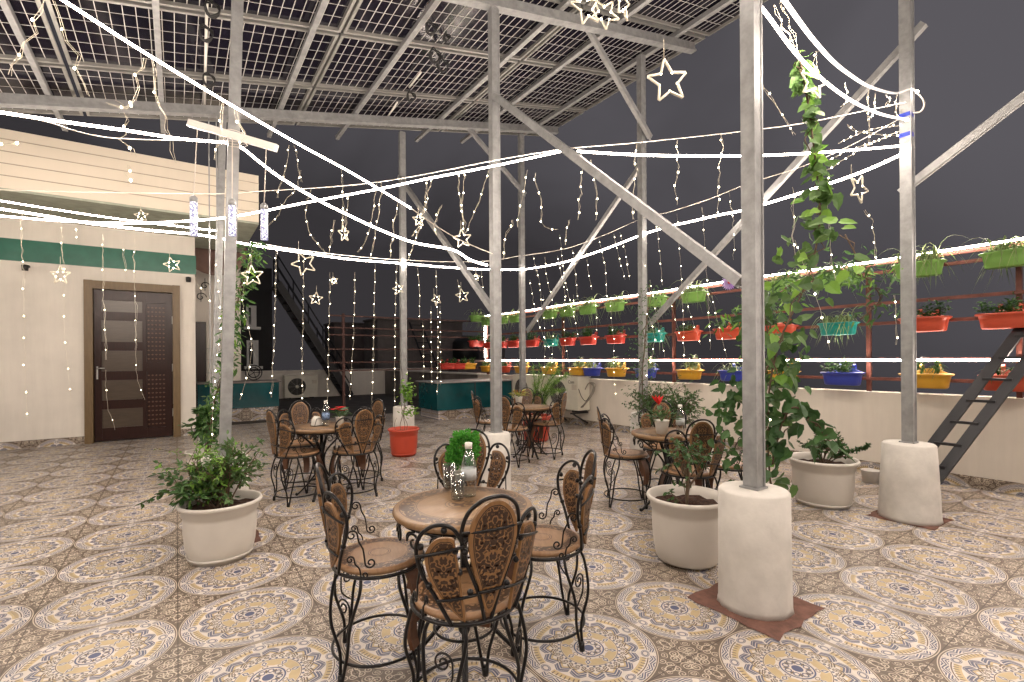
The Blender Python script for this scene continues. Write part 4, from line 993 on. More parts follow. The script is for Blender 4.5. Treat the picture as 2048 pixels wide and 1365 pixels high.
# camera-right direction in plan, used to lean a bush sideways
CRX = Vector((math.cos(PSI), -math.sin(PSI), 0)); CFW = Vector((math.sin(PSI), math.cos(PSI), 0))
def at(px, D): r = ray(px, 900); return Vector((r.x*D, r.y*D, 0))
q = at(441, 3.2); t, z0 = pot(q, 'big white pot with a spreading shrub at the left', 'potw', .238, .375)
b_ = CRX*-.22; bush(t, z0, 21, 14, 12, .050, .029, .17, 'leaf', (b_.x, b_.y, -.06), 0, .30, .006, 7, .09)
b_ = CRX*.10; bush(t, z0, 22, 10, 11, .042, .024, .12, 'leafm', (b_.x, b_.y, .02), 0, .42, .006, 6, .08)
b_ = CRX*-.10; bush(t, z0, 23, 7, 18, .034, .014, .2, 'leafl', (b_.x, b_.y, .04), 2, .34, .004, 6, .10)
q = at(1373, 3.08); t, z0 = pot(q, 'big white pot with a young tree beside the nearest pedestal', 'potw', .240, .42, False)
tr = MB(); r_ = CRX
tr.tube(smooth_path([(0, 0, z0), (.01, .0, z0+.12), (.02, .0, z0+.27)], 5), .011, 7); tr.tube(smooth_path([(.035, .02, z0), (.06, .02, z0+.1), (.12, -.03, z0+.2)], 5), .007, 6); tr.build('trunk', 'stem', t)
bush(t, z0+.18, 31, 6, 11, .035, .022, .11, 'leafd', (r_.x*.05, r_.y*.05, 0), 0, .22, .005, 5, .07)
bush(t, z0, 32, 2, 9, .026, .018, .10, 'leaf', (-r_.x*.06, -r_.y*.06, -.12), 0, .26, .003, 4, .04)
q = at(1645, 4.25); t, z0 = pot(q, 'white pot with a low dark shrub beside the right parapet', 'potw', .265, .40)
bush(t, z0, 41, 12, 10, .035, .024, .19, 'leafd', (CRX.x*.05, CRX.y*.05, -.05), 0, .26, .005, 6, .06)
sh = MB(); lf = MB(); r = random.Random(2); b0 = CRX*-.06
for k in range(60): z = r.uniform(0, .33); d = Vector((r.gauss(0, 1), r.gauss(0, 1), .4)); lf.leaf(b0+Vector((0, 0, z0+z)), d, (0, 0, 1), .03*(1.2-z*2), .02*(1.2-z*2))
sh.tube([b0+Vector((0, 0, z0)), b0+Vector((0, 0, z0+.35))], [.004, .001], 4).build('stem', 'stem', t); lf.build('foliage', 'leaf', t)
arm = MB(); sp = MB()
P = smooth_path([(0, 0, z0), CRX*.16+Vector((0, 0, z0+.10)), CRX*.32+Vector((0, 0, z0+.13)), CRX*.40+Vector((0, 0, z0+.17))], 6); sp.tube(P, .004, 5).build('stem', 'stem', t)
for k in range(130): p = P[r.randrange(6, len(P))]; d = Vector((r.gauss(0, 1), r.gauss(0, 1), r.gauss(0, .7))); arm.leaf(p, d, (0, 0, 1), .035, .026)
arm.build('foliage', 'leafd', t)
q = at(412, 5.25); t, z0 = pot(q, 'smaller white pot at the foot of the back left post', 'potw', .19, .32)
bush(t, z0, 51, 9, 11, .075, .045, .13, 'leaf', (0, 0, .0), 0, .55, .006, 6, .08)
q = Vector((2.66, 6.0, 0)); q = at(808, 6.52); t, z0 = pot(q, 'red pot with a thin lime climber in front of the back pedestal', 'potr', .205, .36)
st = MB()
for s_ in (-1, 1, .3):
    st.tube(smooth_path([(.03*s_, 0, z0), (.05*s_, 0, z0+.10), (.01*s_, .02, z0+.22), (.03*s_, 0, z0+.36)], 6), .004, 5)
st.tube(smooth_path([(-.10, 0, z0), (-.13, 0, z0+.10), (-.10, 0, z0+.2)], 4), .003, 5)
st.tube([(.02, 0, z0+.3), (.0, .05, z0+.85)], .003, 4); st.build('stem', 'stem', t)
lf = MB(); r = random.Random(8)
for k in range(170):
    z = r.gauss(.55, .08) if k < 130 else r.gauss(.27, .03); p = Vector((r.gauss(.05, .045)*(1 if k < 130 else 1.6), r.gauss(0, .045), z0+z)); d = Vector((r.gauss(0, 1), r.gauss(0, 1), r.gauss(-.5, .6))); lf.leaf(p, d, (r.gauss(0, .6), r.gauss(0, .6), 1), .05, .04)
lf.build('foliage', 'leafl', t)
q = at(1073, 7.6); t, z0 = pot(q, 'red pot behind the farthest table', 'potr', .235, .40)
bush(t, z0, 61, 7, 9, .05, .03, .12, 'leaf', (0, 0, 0), 0, .45, .005, 5, .07)
def feather(t, z0, seed, n, mat, sp, hgt, bias):
    r = random.Random(seed); m = MB(); st = MB()
    for i in range(n):
        a = r.uniform(0, 6.28); b = Vector((0, 0, z0)); tip = Vector((math.cos(a)*sp*r.uniform(.2, 1)+bias[0], math.sin(a)*sp*r.uniform(.2, 1)+bias[1], z0+hgt*r.uniform(.5, 1))); mid = b.lerp(tip, .5)+Vector((0, 0, hgt*.2)); P = smooth_path([b, mid, tip], 8)
        st.tube(P, .003, 4)
        for p in P[4:]:
            for k in range(12): d = Vector((r.gauss(0, 1), r.gauss(0, 1), r.gauss(.2, .6))); m.leaf(p, d, (0, 0, 1), r.uniform(.05, .10), .006, kind=2)
    st.build('stem', 'gstem', t); m.build('foliage', mat, t)
feather(t, z0, 5, 22, 'leafl', .45, .85, (CRX.x*.25, CRX.y*.25, 0))
q = at(1333, 5.6); t, z0 = pot(q, 'hidden white pot with a wide ferny bush behind the right table', 'potw', .22, .36)
bush(t, z0, 71, 38, 12, .040, .018, .42, 'leafd', (CRX.x*.08, CRX.y*.08, 0), 0, .62, .004, 7, .11)
bush(t, z0, 72, 30, 12, .040, .017, .36, 'leaf', (CRX.x*.04, CRX.y*.04, .06), 0, .62, .004, 7, .11)
t = empty('small_planter_pot', at(1742, 4.95), 0, 'small beige pot on the floor beside the right pedestal', 'plant pot'); MB().lathe([(.0001, 0), (.07, 0), (.085, .12), (.09, .125), (.078, .12), (.07, .09), (.0001, .08)], 20).build('pot_body', M['ped'], t); MB().lathe([(.0001, .095), (.078, .095)], 20).build('soil', 'soil', t)
# ================================================================ VINES
def vine(name, label, path, seed, n, L, W, mat, spread, kind=1, parent_z0=None, width=None, mat2=None, n2=0):
    t = empty(name, path[0], 0, label, 'climbing plant'); base = Vector(path[0]); r = random.Random(seed)
    P = smooth_path([Vector(p)-base for p in path], 8); st = MB(); st.tube(P, .006, 5)
    Q = [p+Vector((r.gauss(0, .02), r.gauss(0, .02), 0)) for p in P]; st.tube(Q, .004, 5); st.build('stem', 'stem', t)
    for mm, nn in ((mat, n), (mat2, n2)):
        if not mm: continue
        lf = MB()
        for k in range(nn):
            f = r.random(); i = f*(len(P)-1); p = P[int(i)]; wdt = spread if not width else width(f)
            p = p+Vector((max(-1.6, min(1.6, r.gauss(0, 1)))*wdt, max(-1.6, min(1.6, r.gauss(0, 1)))*wdt, r.gauss(0, .04)))
            if base.z+p.z < .34: continue
            d = Vector((r.gauss(0, 1), r.gauss(0, 1), r.gauss(-.7, .5))); lf.leaf(p, d, (-CFW.x+r.gauss(0, .6), -CFW.y+r.gauss(0, .6), r.gauss(.5, .5)), L*r.uniform(.6, 1.2), W*r.uniform(.6, 1.2), kind=kind)
        lf.build('foliage', mm, t)
    return t
D = 3.05
def V(px, py, D): return tuple(atD(px, py, D))
vine('climbing_vine', 'broad leaved green vine climbing beside the nearest post up to the light ropes', [V(1555, 1010, D)[:2]+(.02,), V(1535, 860, D), V(1555, 700, D), V(1615, 560, D), V(1640, 440, D), V(1632, 330, D), V(1615, 200, D), V(1598, 110, D)],
     91, 190, .09, .068, 'leafm', .05, 1, width=lambda f: .08*max(0, 1-f*1.3)+.025+.09*math.exp(-((f-.45)/.14)**2), mat2='leafl', n2=60)
vine('climbing_vine', 'dense dark creeper bunched behind the foot of the nearest post', [V(1500, 1000, 3.2)[:2]+(.02,), V(1500, 900, 3.2), V(1490, 800, 3.2), V(1540, 720, 3.25), V(1520, 590, 3.3)],
     92, 220, .068, .046, 'leafd', .11, 1, width=lambda f: .12 if f > .25 else .10, mat2='leaf', n2=200)
vine('climbing_vine', 'leafy vine with dark oval leaves reaching right over the parapet wall', [V(1545, 930, 2.95), V(1560, 860, 2.95), V(1590, 815, 2.9), V(1640, 860, 2.85), V(1670, 900, 2.85)], 93, 46, .105, .075, 'leafd', .045, 1)
vine('climbing_vine', 'feathery green creeper wound round the middle right post', [V(1290, 860, 5.75), V(1285, 760, 5.75), V(1292, 660, 5.8), V(1300, 570, 5.85)], 94, 420, .045, .014, 'leafd', .10, 0, mat2='leaf', n2=160)
vine('climbing_vine', 'green creeper hung with tiny lights beside the left posts', [V(418, 880, 4.9), V(430, 800, 4.8), V(455, 725, 4.7), V(468, 640, 4.6), V(487, 560, 4.5), V(512, 490, 4.45)], 95, 470, .085, .026, 'leaf', .055, 0, mat2='leafl', n2=90)
vine('climbing_vine', 'creeper trailing from the hooks beside the right post', [V(1690, 470, 4.3), V(1740, 560, 4.4), V(1760, 600, 4.5), V(1720, 640, 4.6)], 96, 90, .09, .03, 'leaf', .10, 0)
vine('climbing_vine', 'soft green creeper massed behind the broad leaved vine at rail height', [V(1480, 640, 3.5), V(1540, 600, 3.6), V(1600, 560, 3.7), V(1680, 540, 3.8), V(1740, 560, 3.9)], 97, 330, .085, .020, 'leaf', .13, 0, mat2='leafl', n2=120)
# violet flower on the vine
p = atD(1457, 566, 2.95); t = empty('passion_flower', p, 0, 'single violet flower on the vine left of the nearest post', 'flower'); m = MB()
n_ = Vector((-CFW.x, -CFW.y, .1))
for k in range(22): a = k*.2856; d = CRX*math.cos(a)+Vector((0, 0, 1))*math.sin(a)+n_*.25; m.leaf((0, 0, 0), d, n_, .048, .016, kind=2)
m.build('petals', 'petalvio', t); MB().ball(n_*.012, .010).build('flower_centre', 'petalred', t)
# ================================================================ LIGHT ROPES
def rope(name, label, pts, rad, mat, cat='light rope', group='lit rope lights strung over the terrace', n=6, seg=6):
    o = MB().tube(smooth_path(pts, n), rad*1.45, 8).build(name, mat); return tag(o, label, cat, group)  # tube widened to hold the painted bloom edge
pl = PP; xy = lambda k: (pl[k][0], pl[k][1])
def on(pxs, p, q): return [atV(x, y, p, q) for x, y in pxs]
def off(p, dx, dy): return (p[0]+dx, p[1]+dy)
cP3, nP1, rP2, bP4, rrP5, mP6, lP7, lbP8 = [xy(k) for k in ('centre', 'near', 'right', 'back', 'rear_right', 'mid_right', 'left', 'left_back')]
a0 = at(125, 1.9); a0 = (a0.x, a0.y)
def ext(r, L=2.2): d = (Vector(r[0])-Vector(r[1])).normalized(); return [tuple(Vector(r[0])+d*L), tuple(Vector(r[0])+d*L*.4)]
r1 = on([(125, 0), (290, 106), (470, 215), (600, 290), (710, 350), (822, 417)], a0, off(cP3, -.03, -.05))
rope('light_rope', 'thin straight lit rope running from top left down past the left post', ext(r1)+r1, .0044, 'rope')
wr = on([(822, 417), (884, 460), (930, 485), (985, 508)], a0, off(cP3, -.03, -.05))
l0 = at(0, 2.7); l0 = (l0.x, l0.y)
r2 = on([(-700, 105), (-300, 175), (-100, 208), (0, 225), (120, 243), (250, 261), (360, 278), (430, 284)], l0, lP7)+on([(475, 291), (520, 325), (560, 355), (630, 397), (700, 432), (765, 462), (830, 486), (905, 500), (940, 520), (975, 531)], lP7, off(cP3, -.06, -.05))
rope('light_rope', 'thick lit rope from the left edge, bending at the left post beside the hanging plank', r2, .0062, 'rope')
PB = [off(bP4, 0, -.06), off(rrP5, 0, -.06)]
lb_ = (lbP8[0]-.2, lbP8[1]+.06)
lw = (-3.2, 6.46)
r3 = on([(-900, 300), (-400, 362), (-150, 395), (0, 418), (90, 432), (180, 447), (300, 461), (380, 468), (440, 477)], lw, (.45, 6.46))+on([(500, 490), (600, 505), (700, 519), (800, 527)], (.45, 6.3), off(bP4, 0, -.06))+on([(880, 534), (960, 539), (1045, 540)], off(bP4, 0, -.06), off(rrP5, -.03, -.06))
r3b = on([(1045, 540), (1100, 531), (1150, 519), (1220, 495), (1287, 469)], off(rrP5, -.03, -.06), off(mP6, .03, .06))+on([(1340, 453), (1380, 444), (1440, 430), (1490, 420), (1600, 387), (1720, 346), (1812, 305)], off(mP6, .03, .06), off(rP2, -.03, .06))
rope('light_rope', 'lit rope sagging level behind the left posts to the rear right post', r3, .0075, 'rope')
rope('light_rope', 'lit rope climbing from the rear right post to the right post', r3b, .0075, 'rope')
rope('light_rope', 'thinner lit strand crossing the green fascia at the left', on([(0, 402), (120, 421), (250, 440), (432, 462)], (-3, 6.2), (.4, 6.3)), .0042, 'rope')
bp = atA(1130, 301, 2.45); e0 = (-1.5, 5.2); bq = (2.45, bp.y)
r4 = on([(-900, 330), (-400, 388), (-150, 417), (0, 432), (120, 442), (250, 447), (350, 444), (440, 437), (520, 424), (600, 408), (760, 378), (860, 357), (985, 333), (1060, 317), (1128, 302)], e0, (2.50, bp.y+.06))
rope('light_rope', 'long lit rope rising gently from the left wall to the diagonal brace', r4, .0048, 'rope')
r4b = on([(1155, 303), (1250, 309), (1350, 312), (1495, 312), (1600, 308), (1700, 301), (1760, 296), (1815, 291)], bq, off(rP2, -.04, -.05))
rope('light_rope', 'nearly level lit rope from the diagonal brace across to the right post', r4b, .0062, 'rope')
nq = off(nP1, .05, .06)
r5 = on([(1500, -10), (1536, 32), (1590, 105), (1640, 155), (1700, 200), (1760, 228), (1815, 240)], nq, off(rP2, -.03, -.05))
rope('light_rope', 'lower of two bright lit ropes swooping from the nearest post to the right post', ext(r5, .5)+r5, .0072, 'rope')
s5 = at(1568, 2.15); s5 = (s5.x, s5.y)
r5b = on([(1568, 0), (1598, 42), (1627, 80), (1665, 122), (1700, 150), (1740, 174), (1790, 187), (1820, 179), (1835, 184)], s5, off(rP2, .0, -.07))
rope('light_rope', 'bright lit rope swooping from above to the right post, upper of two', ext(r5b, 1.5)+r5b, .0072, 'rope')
# unseen ropes added around the viewpoint to light the near floor and left wall
rope('light_rope', 'unseen rope added high over the near terrace to light its floor', [(-3.2, -1.2, 3.1), (-1, -1.5, 2.9), (1.0, -1.6, 3.0), (2.6, -1.1, 3.5), (4.8, -1.0, 3.5)], .0072, 'rope', n=4)
rope('light_rope', 'second unseen rope added high over the near terrace to light its floor', [(-3.2, 2.4, 3.3), (-2.4, 0, 3.2), (-1.0, -2.4, 3.2), (2.0, -3.2, 3.4), (5.0, -3.0, 3.4)], .0072, 'rope', n=4)
rope('light_rope', 'thick unseen rope added along the left side to brighten the left wall', [(-7.5, 7.4, 2.9), (-4.9, 5.6, 2.6), (-4.6, 3.0, 2.7), (-3.5, -1.2, 3.2)], .018, 'rope', n=4)
rope('light_rope', 'third unseen rope added from the canopy edge to the wall to light the near floor', [(.3, -1.1, 3.2), (1.6, -.4, 3.15), (3.2, -.6, 3.2), (4.77, -1.0, 3.3), (6.2, -1.5, 2.6)], .0072, 'rope', n=4)
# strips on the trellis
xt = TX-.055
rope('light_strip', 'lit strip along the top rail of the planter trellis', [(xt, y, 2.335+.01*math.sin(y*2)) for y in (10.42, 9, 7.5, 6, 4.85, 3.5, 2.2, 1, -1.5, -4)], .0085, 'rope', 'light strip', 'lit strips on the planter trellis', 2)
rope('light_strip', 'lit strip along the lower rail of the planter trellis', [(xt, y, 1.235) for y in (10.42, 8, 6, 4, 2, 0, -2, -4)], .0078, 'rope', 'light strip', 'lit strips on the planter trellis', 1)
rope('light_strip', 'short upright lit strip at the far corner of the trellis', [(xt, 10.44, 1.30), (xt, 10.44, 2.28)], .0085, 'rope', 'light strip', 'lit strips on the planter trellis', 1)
# plain carrier cables
def cable(label, pts, r=.0035): return tag(MB().tube(smooth_path(pts, 5), r, 5).build('carrier_cable', 'cable'), label, 'cable', 'thin carrier cables of the fairy lights')
e1 = (-1.5, 5.1)
c1 = on([(0, 380), (200, 385), (440, 388), (520, 383), (650, 375), (760, 364), (870, 345), (985, 322), (1060, 309), (1135, 297)], e1, (2.45, bp.y+.1))
c1b = on([(1135, 297), (1260, 287), (1380, 275), (1495, 262), (1600, 248), (1700, 228), (1812, 205)], (2.45, bp.y), off(rP2, -.05, -.04))
cable('thin pale cable crossing from the cladding to the diagonal brace', c1); cable('thin pale cable from the diagonal brace to the right post', c1b)
c2 = on([(500, 484), (600, 500), (700, 512), (800, 520)], (.45, 6.32), off(bP4, 0, -.08))+on([(900, 524), (980, 522), (1040, 512)], off(bP4, 0, -.08), off(rrP5, -.03, -.08))
c2b = on([(1045, 512), (1130, 498), (1210, 470), (1285, 437)], off(rrP5, 0, -.06), off(mP6, 0, .06))+on([(1340, 424), (1420, 398), (1495, 368), (1600, 335), (1700, 292), (1810, 232)], off(mP6, 0, .06), off(rP2, 0, .06))
cable('thin cable along the lower curtain from the left posts to the rear right post', c2); cable('thin cable rising from the rear right post to the right post', c2b)
cable('unlit end of the straight light rope reaching the centre post', wr, .004)
cable('loose pink flex sagging under the thick rope at the left', on([(0, 228), (90, 243), (150, 262), (210, 275), (290, 280), (400, 282)], l0, lP7), .003)
cable('curled white plug lead on the right post', [tuple(atD(1834, 186, 3.8)), tuple(atD(1846, 200, 3.8)), tuple(atD(1848, 213, 3.8)), tuple(atD(1840, 224, 3.82)), tuple(atD(1826, 226, 3.84))], .006)
# knots of cable ties on the posts
# ================================================================ FAIRY LIGHTS
BULB = [None]
def bulb(parent, p, s=1.0):
    if BULB[0] is None:
        BULB[0] = MB().ball((0, 0, 0), .0042, 6).build('bulb', 'bulb', parent); o = BULB[0]
    else: o = BULB[0].copy(); COL.objects.link(o); o.parent = parent
    o.location = p; o.scale = (s, s, s*1.4)
rf = random.Random(77)
def fstring(pts, label, group, nb=None, wob=.0035, two=False, bs=1.0, step=.15):
    base = Vector(pts[0]); P = smooth_path([Vector(p)-base for p in pts], 4) if len(pts) > 2 else [Vector(p)-base for p in pts]
    L = sum((P[i+1]-P[i]).length for i in range(len(P)-1)); n = max(6, int(L/.05)); Q = []
    for k in range(n+1):
        d = L*k/n; i = 0
        while i < len(P)-2 and d > (P[i+1]-P[i]).length: d -= (P[i+1]-P[i]).length; i += 1
        sl_ = (P[i+1]-P[i]).length or 1; q = P[i].lerp(P[i+1], min(d/sl_, 1)); Q.append(q+Vector((rf.gauss(0, wob), rf.gauss(0, wob), 0))*(0 if k == 0 else 1))
    m = MB().tube(Q, .0011, 3)
    if two: m.tube([q+Vector((rf.gauss(.006, .006), rf.gauss(.006, .006), 0)) for q in Q], .0010, 3)
    o = m.build('fairy_light_string', 'wire', None, base); tag(o, label, 'fairy lights', group)
    nb = nb or max(2, int(L/step)); 
    for k in range(nb): i = int((k+.7)/nb*n); bulb(o, Q[min(i, n)], bs*rf.uniform(.8, 1.15))
    return o
def px_string(pxs, p, q, label, group, **k): return fstring(on(pxs, p, q), label, group, **k)
GL = 'straight fairy-light strings of the far curtain'
far1 = [(552, 500, 795), (608, 507, 830), (660, 545, 870), (710, 545, 800), (750, 527, 840), (793, 530, 810)]
for i, (x, y0, y1) in enumerate(far1):
    px_string([(x, y0), (x-3, (y0+y1)/2), (x-rf.uniform(2, 12), y1)], (.45, 6.30), off(bP4, 0, -.08), f'{ORD[i]} straight string of lights right of the left posts, before the dark stairs', GL, two=True)
far2 = [(835, 536, 640), (872, 540, 790), (915, 560, 600), (962, 540, 610)]
for i, (x, y0, y1) in enumerate(far2):
    px_string([(x, y0), (x+4, (y0+y1)/2), (x+rf.uniform(0, 8), y1)], off(bP4, 0, -.08), off(rrP5, 0, -.08), f'{ORD[i]} string of lights between the back post and the centre post', GL, two=True)
far2b = [(812, 640, 760), (846, 640, 760), (862, 612, 770), (880, 612, 770)]
for i, (x, y0, y1) in enumerate(far2b):
    px_string([(x, y0), (x+2, y1)], off(bP4, 0, .1), off(rrP5, 0, .1), f'{ORD[i]} lower trailing string hanging toward the teal tank', GL, wob=.004)
far3 = [(1066, 512, 625), (1090, 515, 590), (1115, 512, 600), (1145, 500, 600), (1172, 495, 580), (1198, 478, 600), (1228, 468, 560), (1240, 465, 560), (1275, 450, 540)]
for i, (x, y0, y1) in enumerate(far3):
    px_string([(x, y0), (x+rf.uniform(2, 14), (y0+y1)/2), (x+rf.uniform(8, 26), y1)], off(rrP5, 0, -.06), off(mP6, 0, .06), f'{ORD[i]} short string of lights between the rear right and middle right posts', GL, wob=.004, step=.13)
far4 = [(1086, 590, 760), (1104, 590, 750), (1130, 590, 750), (1147, 590, 680), (1190, 600, 690), (1222, 600, 690), (1228, 690, 800)]
for i, (x, y0, y1) in enumerate(far4):
    px_string([(x, y0), (x+rf.uniform(-2, 8), (y0+y1)/2), (x+rf.uniform(-4, 12), y1)], (6.0, 9.0), (6.0, 5.6), f'{ORD[i]} string of lights hanging in front of the small far planters', GL, wob=.004, step=.17)
far5 = [(1310, 438, 570), (1354, 428, 720), (1404, 415, 700), (1458, 385, 520)]
for i, (x, y0, y1) in enumerate(far5):
    px_string([(x, y0), (x+10, (y0+y1)/2), (x+rf.uniform(8, 18), y1)], off(mP6, 0, .05), off(rP2, 0, .06), f'{ORD[i]} string of lights right of the middle right post', GL, wob=.004, step=.16)
far6 = [(1340, 600, 700), (1372, 600, 690), (1424, 590, 715), (1300, 560, 715)]
for i, (x, y0, y1) in enumerate(far6):
    px_string([(x, y0), (x+14, (y0+y1)/2), (x+30, y1)], (6.0, 5.2), (6.0, 3.4), f'{ORD[i]} string of lights over the yellow and blue planters by the middle right post', GL, wob=.004, step=.16)
lefts = [(42, 425, 600), (48, 600, 850), (122, 455, 560), (128, 560, 800), (205, 470, 720), (212, 740, 860), (268, 475, 700), (272, 700, 800), (245, 480, 560), (150, 450, 480)]
for i, (x, y0, y1) in enumerate(lefts):
    px_string([(x, y0), (x+2, (y0+y1)/2), (x+rf.uniform(2, 22), y1)], lw, (.45, 6.46), f'{ORD[i]} string of lights before the cream wall and door', 'fairy-light strings at the left wall', two=i % 2 == 0, step=.21, bs=.75)
# tangled upper curtain
GU = 'tangled fairy-light drops of the upper curtain'
up = [[(590, 378), (560, 420), (545, 445), (520, 460)], [(622, 378), (612, 440), (632, 485), (660, 515)], [(600, 340), (598, 365), (606, 385)], [(683, 340), (686, 400), (684, 450), (696, 480)], [(697, 385), (694, 420), (690, 470)],
      [(668, 440), (662, 470), (660, 505)], [(754, 368), (745, 430), (735, 470), (715, 505)], [(762, 366), (756, 430), (748, 480), (740, 520)], [(796, 405), (788, 440), (783, 480), (780, 515)], [(852, 355), (850, 400), (842, 440), (826, 475)],
      [(866, 350), (848, 420), (836, 470), (815, 520)], [(918, 340), (920, 400), (928, 450), (925, 470)], [(930, 338), (926, 400), (927, 460)], [(978, 340), (960, 400), (940, 440), (930, 470)], [(884, 410), (868, 450), (872, 470)],
      [(578, 290), (572, 330), (560, 370), (555, 395)], [(588, 290), (596, 330), (602, 365)]]
for i, P in enumerate(up):
    px_string(P, (.6, 5.6), (2.45, bp.y+.3), f'{ORD[i]} tangled drop of lights from the left, between the left and centre posts', GU, two=True, wob=.007, step=.12)
up2 = [[(1055, 340), (1050, 380), (1040, 420), (1035, 455)], [(1072, 345), (1078, 395), (1088, 450), (1120, 460)], [(1162, 305), (1165, 350), (1160, 390), (1155, 440)], [(1182, 320), (1190, 360), (1195, 390), (1192, 440)], [(1275, 287), (1272, 330), (1268, 370), (1265, 440)],
       [(1356, 280), (1358, 330), (1350, 380), (1355, 410)], [(1443, 268), (1445, 310), (1438, 360), (1435, 440)], [(1140, 440), (1132, 470), (1130, 490)], [(1024, 440), (1010, 480), (1005, 520)]]
for i, P in enumerate(up2):
    px_string(P, (2.45, bp.y), off(rP2, -.05, -.04), f'{ORD[i]} drop of lights from the left, between the centre and nearest posts', GU, two=True, wob=.009, step=.10, bs=1.1)
up3 = [[(1505, 100), (1520, 150), (1545, 200), (1590, 270)], [(1560, 0), (1580, 50), (1600, 100), (1612, 160)], [(1550, 10), (1572, 60), (1590, 95)], [(1640, 100), (1625, 120), (1640, 140)], [(1690, 165), (1695, 190), (1685, 210)], [(1738, 180), (1736, 220), (1740, 290)],
       [(1752, 185), (1750, 215), (1742, 240)], [(1775, 188), (1778, 205), (1776, 215)], [(1795, 190), (1790, 215), (1800, 240)], [(1585, 375), (1590, 430), (1586, 480), (1590, 510)], [(1730, 420), (1745, 450), (1752, 500), (1757, 530)], [(1652, 340), (1655, 390), (1660, 460), (1668, 560)],
       [(1790, 590), (1792, 640), (1795, 690)], [(1695, 250), (1730, 265), (1800, 272)], [(1680, 285), (1740, 260), (1805, 250)], [(1660, 320), (1700, 300), (1760, 280)], [(1640, 350), (1720, 300), (1800, 262)]]
for i, P in enumerate(up3):
    px_string(P, nq, off(rP2, -.08, -.10), f'{ORD[i]} strand of lights between the nearest post and the right post', GU, two=True, wob=.006, step=.10, bs=.9)
up4 = [[(90, 0), (60, 50), (55, 90), (10, 150)], [(105, 0), (122, 50), (150, 120), (175, 190)], [(288, 115), (275, 160), (255, 215), (210, 205)], [(303, 118), (310, 180), (335, 270), (345, 325)], [(248, 225), (250, 280), (262, 310)], [(255, 330), (250, 350), (265, 365)], [(445, 205), (440, 235), (432, 320)], [(470, 215), (478, 250), (490, 300)], [(0, 290), (25, 285), (30, 288)], [(230, 200), (245, 215), (262, 200)]]
for i, P in enumerate(up4):
    px_string(P, (a0[0]-.1, a0[1]+.2), (1.2, 3.2), f'{ORD[i]} loose strand of bright lights from the left, under the panels', GU, two=True, wob=.008, step=.16, bs=1.0)
# little lights wound round posts and creepers
for i, (P, D_) in enumerate((([(425, 880), (430, 760), (440, 640), (432, 520)], 4.6), ([(480, 800), (505, 700), (485, 600), (505, 500)], 4.4), ([(390, 560), (410, 590), (425, 610)], 4.6), ([(1290, 620), (1310, 680), (1290, 760)], 5.5), ([(1480, 800), (1540, 840), (1500, 900)], 2.8), ([(1590, 480), (1640, 620), (1660, 700)], 3.0), ([(1060, 560), (1075, 640), (1100, 700)], 7.0), ([(1120, 470), (1130, 560), (1150, 640)], 7.2))):
    fstring([tuple(atD(x, y, D_)) for x, y in P], ['string of lights wound on the back left post', 'string of lights caught in the left creeper', 'short string of lights at the recessed room', 'string of lights in the feathery creeper', 'string of lights in the dark creeper at the nearest post', 'string of lights hanging in the broad leaved vine', 'string of lights beside the rear right post', 'loose string of lights right of the rear right post'][i], 'fairy lights wound through plants', step=.12)
# stars
def star(px, py, D_, R, label, tilt=0.0, yaw=0.0, lit=5):
    p = atD(px, py, D_); t = empty('star_light', p, 0, label, 'star light', 'star shaped lights hung on the strings'); P = []
    ax = CRX*math.cos(yaw)+CFW*math.sin(yaw)
    for k in range(10):
        a = PI/2+k*PI/5+tilt; r = R if k % 2 == 0 else R*.45; P.append(ax*(r*math.cos(a))+Vector((0, 0, r*math.sin(a))))
    Q = []
    for k in range(10):
        for f in (0.06, .5, .94): Q.append(P[k].lerp(P[(k+1) % 10], f))
    MB().tube(Q, max(.0035, R*.058), 6, True).build('star_frame', 'star', t)
    for k in range(lit): bulb(t, P[(2*k+1) % 10]*1.0, 1.1)
    MB().tube([P[0], P[0]+Vector((0, 0, R*.9))], .0015, 4).build('hanging_wire', 'wire', t)
for a in [(505, 552, 4.3, .095, 'pale star beside the left creeper', .1, .2), (608, 528, 5.2, .13, 'blurred pale star left of the back post, just under the rope', .4, .3), (632, 598, 5.3, .075, 'small star hanging alone before the dark stairs', -.1, .2),
          (668, 562, 5.5, .05, 'tiny bright star left of the back post', .2, 0), (925, 478, 4.3, .085, 'star on four wires left of the centre post', .15, .2), (688, 468, 4.6, .08, 'star turned edge-on between the left and back posts', .2, 1.2),
          (838, 440, 4.2, .06, 'small star against the diagonal brace behind the centre post', .1, .6), (797, 578, 5.8, .07, 'small bright star right beside the back post', .3, .2), (952, 555, 5.6, .05, 'tiny star low behind the centre post', 0, 0),
          (1336, 163, 2.5, .115, 'largest star, hanging in the sky left of the nearest post', .18, .15), (1628, 165, 2.9, .10, 'pale star tangled in the top of the vine', -.2, .2), (1718, 378, 3.3, .10, 'wide star tilted flat below the ropes near the right post', .9, .4),
          (121, 551, 4.2, .085, 'thin star against the cream wall left of the door', .0, .1), (283, 432, 4.4, .06, 'small star on the ropes above the door', .1, .3), (345, 530, 4.4, .07, 'star crowded with wires over the door frame corner', .3, .5),
          (1172, 15, 2.2, .085, 'first of three stars crowded at the top edge', .4, .5), (1245, 5, 2.25, .08, 'second of three stars crowded at the top edge', .1, .9), (1210, 28, 2.3, .075, 'third of three stars crowded at the top edge', .7, .2), (925, 592, 6.1, .09, 'faint star low left of the centre post', .2, .3), (873, 600, 6.2, .08, 'faint star low between the back and centre posts', .5, .8)]:
    star(*a)
